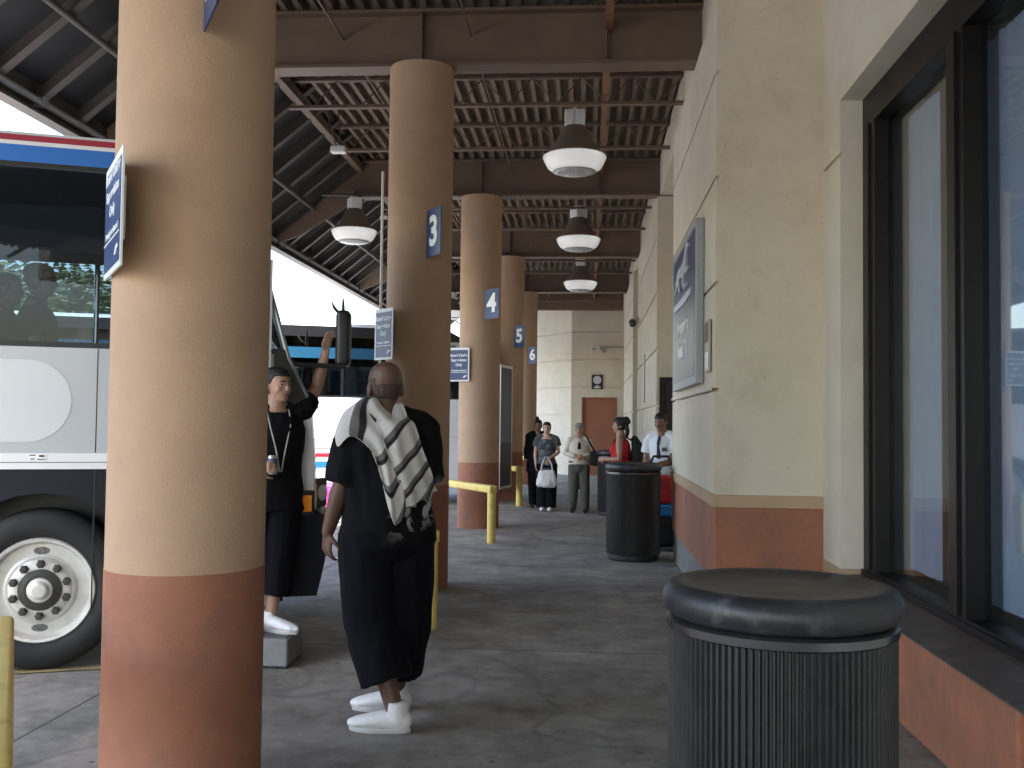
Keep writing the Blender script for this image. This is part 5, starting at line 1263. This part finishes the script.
def bag(name, label, cat, x, y, z, wx, wy, wz, mat, bev=.04):
    b = empty(name, (x, y, z), R(4), label, cat)
    bm = NB(); box(bm, -wx / 2, wx / 2, -wy / 2, wy / 2, 0, wz, bevel=bev, seg=3); obj('case', bm, mat, b, smooth=True, auto=50)
    bm = NB(); loft(bm, [(-.07, -wy / 2 + .01, wz * .75), (-.06, -wy / 2 - .03, wz * .78), (.06, -wy / 2 - .03, wz * .78), (.07, -wy / 2 + .01, wz * .75)], [.009] * 4, n=8); obj('handle', bm, M_BLK, b)
    bm = NB(); box(bm, -wx / 2 + .03, wx / 2 - .03, -wy / 2 - .004, -wy / 2 + .006, wz * .55, wz * .57); obj('zip', bm, M_BLK, b)
    return b
bag('suitcase', 'black suitcase at the bottom of the trolley stack', 'suitcase', 0.93, 12.62, .064, .27, .26, .36, M_BAG)
bag('blue_bag', 'bright blue soft bag in the trolley stack under the red one', 'bag', 0.93, 12.62, .426, .26, .26, .15, pm('bright_blue_nylon', (0.02, 0.22, 0.55), 0.6))
bag('red_bag', 'red travel bag on top of the trolley stack', 'bag', 0.93, 12.62, .578, .27, .26, .36, pm('red_nylon', (0.50, 0.02, 0.03), 0.5, var=0.1), .06)
bag('pink_bag', 'bright pink bag on a white box beyond the towel man', 'bag', -4.02, 15.4, .19, .46, .3, .40, pm('pink_vinyl', (0.75, 0.06, 0.35), 0.45, var=0.25, vscale=4), .05)
bag('white_box', 'pale blue-white flat box on the yard under the pink bag', 'box', -4.02, 15.4, 0, .5, .4, .186, pm('pale_box', (0.55, 0.66, 0.74), 0.5, var=0.15, vscale=4), .02)

# ------------------------------------------------------------------ trees and far building beyond the yard
def foliage_mesh(name, rx, rz, n, seed, leaf=.30):
    rnd = random.Random(seed); bm = NB(); cl = []
    for i in range(46):
        while True:
            p = V((rnd.uniform(-1, 1), rnd.uniform(-1, 1), rnd.uniform(-1, 1)))
            if .35 < p.length < 1: break
        cl.append((V((p.x * rx, p.y * rx, p.z * rz)), rnd.uniform(.5, 1.1)))
    for i in range(n):
        c, r = cl[rnd.randrange(len(cl))]
        d = V((rnd.gauss(0, 1), rnd.gauss(0, 1), rnd.gauss(0, .8))) * r * .55; p = c + d
        q = Matrix.Rotation(rnd.uniform(0, 6.3), 3, 'Z') @ Matrix.Rotation(rnd.uniform(-1.2, 1.2), 3, 'X'); s_ = leaf * rnd.uniform(.5, 1.1)
        vs = [bm.verts.new(p + q @ V(t) * s_) for t in ((-.5, 0, 0), (0, -.28, .08), (.55, 0, 0), (0, .28, .08))]; bm.faces.new(vs)
    return bm
M_LEAF = pm('leaf_green', (0.075, 0.11, 0.04), 0.6, var=0.45, vscale=1.2); M_BARK = pm('bark', (0.10, 0.075, 0.055), 0.9, var=0.3, bump=0.5, bscale=20)
def make_tree(seed):
    t = empty('tree', (0, 0, 0)); rnd = random.Random(seed)
    bm = NB(); loft(bm, [(0, 0, 0), (.05, .05, 1.2), (.0, .1, 2.6), (.1, .1, 4.4)], [.26, .2, .16, .08], n=12)
    for k in range(6):
        a = k * 1.05; z = 1.9 + .3 * k; loft(bm, [(0, .07, z), (math.cos(a) * 1.0, math.sin(a) * 1.0, z + .9), (math.cos(a) * 1.8, math.sin(a) * 1.8, z + 1.5)], [.09, .06, .02], n=8)
    obj('trunk', bm, M_BARK, t, smooth=True)
    obj('crown', foliage_mesh('crown', 2.7, 2.1, 5200, seed), M_LEAF, t, loc=(0, 0, 4.3), recalc=False)
    return t
trA = make_tree(3)
spots = [(-17.2, 29.0, 1.0), (-20.5, 31.0, 1.1), (-24.5, 30.0, 1.0), (-14.9, 30.5, .85), (-29.0, 32.0, 1.2), (-19.5, 36.0, 1.2)]
tl = ['leafy green tree seen through the coach windows, right one', 'leafy tree beyond the yard seen through the coach windows', 'leafy tree beyond the yard at the left of the row', 'smaller leafy tree at the right end of the row beyond the yard',
      'large leafy tree at the far left beyond the yard', 'tall leafy tree behind the front row beyond the yard']
for i, (x, y, s_) in enumerate(spots):
    o = trA if i == 0 else copy_tree(trA); o.location = (x, y, 0); o.scale = (s_, s_, s_); o.rotation_euler = (0, 0, i * 1.3); tag(o, tl[i], 'tree', 'leafy trees beyond the yard')
fb = empty('far_building', (-17, 75, 0), 0, 'pale sunlit low building in glare far beyond the yard', 'building')
bm = NB(); box(bm, -9, 6, -4, 6, 0, 7.2); obj('wall', bm, pm('far_wall', (0.70, 0.70, 0.68), 0.9), fb)
bm = NB(); box(bm, -9.3, 6.3, -4.3, 6.3, 7.2, 7.6); obj('roof', bm, pm('far_roof', (0.45, 0.52, 0.58), 0.7), fb)
bm = NB()
for k in range(5): box(bm, -8 + k * 2.8, -6.4 + k * 2.8, -4.03, -4.0, 3.6, 5.2)
obj('window', bm, pm('far_window', (0.15, 0.19, 0.24), 0.2), fb)
lw = empty('boundary_wall', (-16, 21.5, 0), R(8), 'low pale boundary wall across the far side of the yard', 'wall')
bm = NB(); box(bm, -16, 6, -.1, .1, 0, 1.9); obj('wall', bm, pm('boundary_pale', (0.55, 0.54, 0.52), 0.9, var=0.1), lw)
bm = NB(); box(bm, -16.05, 6.05, -.14, .14, 1.9, 1.98); obj('coping', bm, M_GREY, lw)
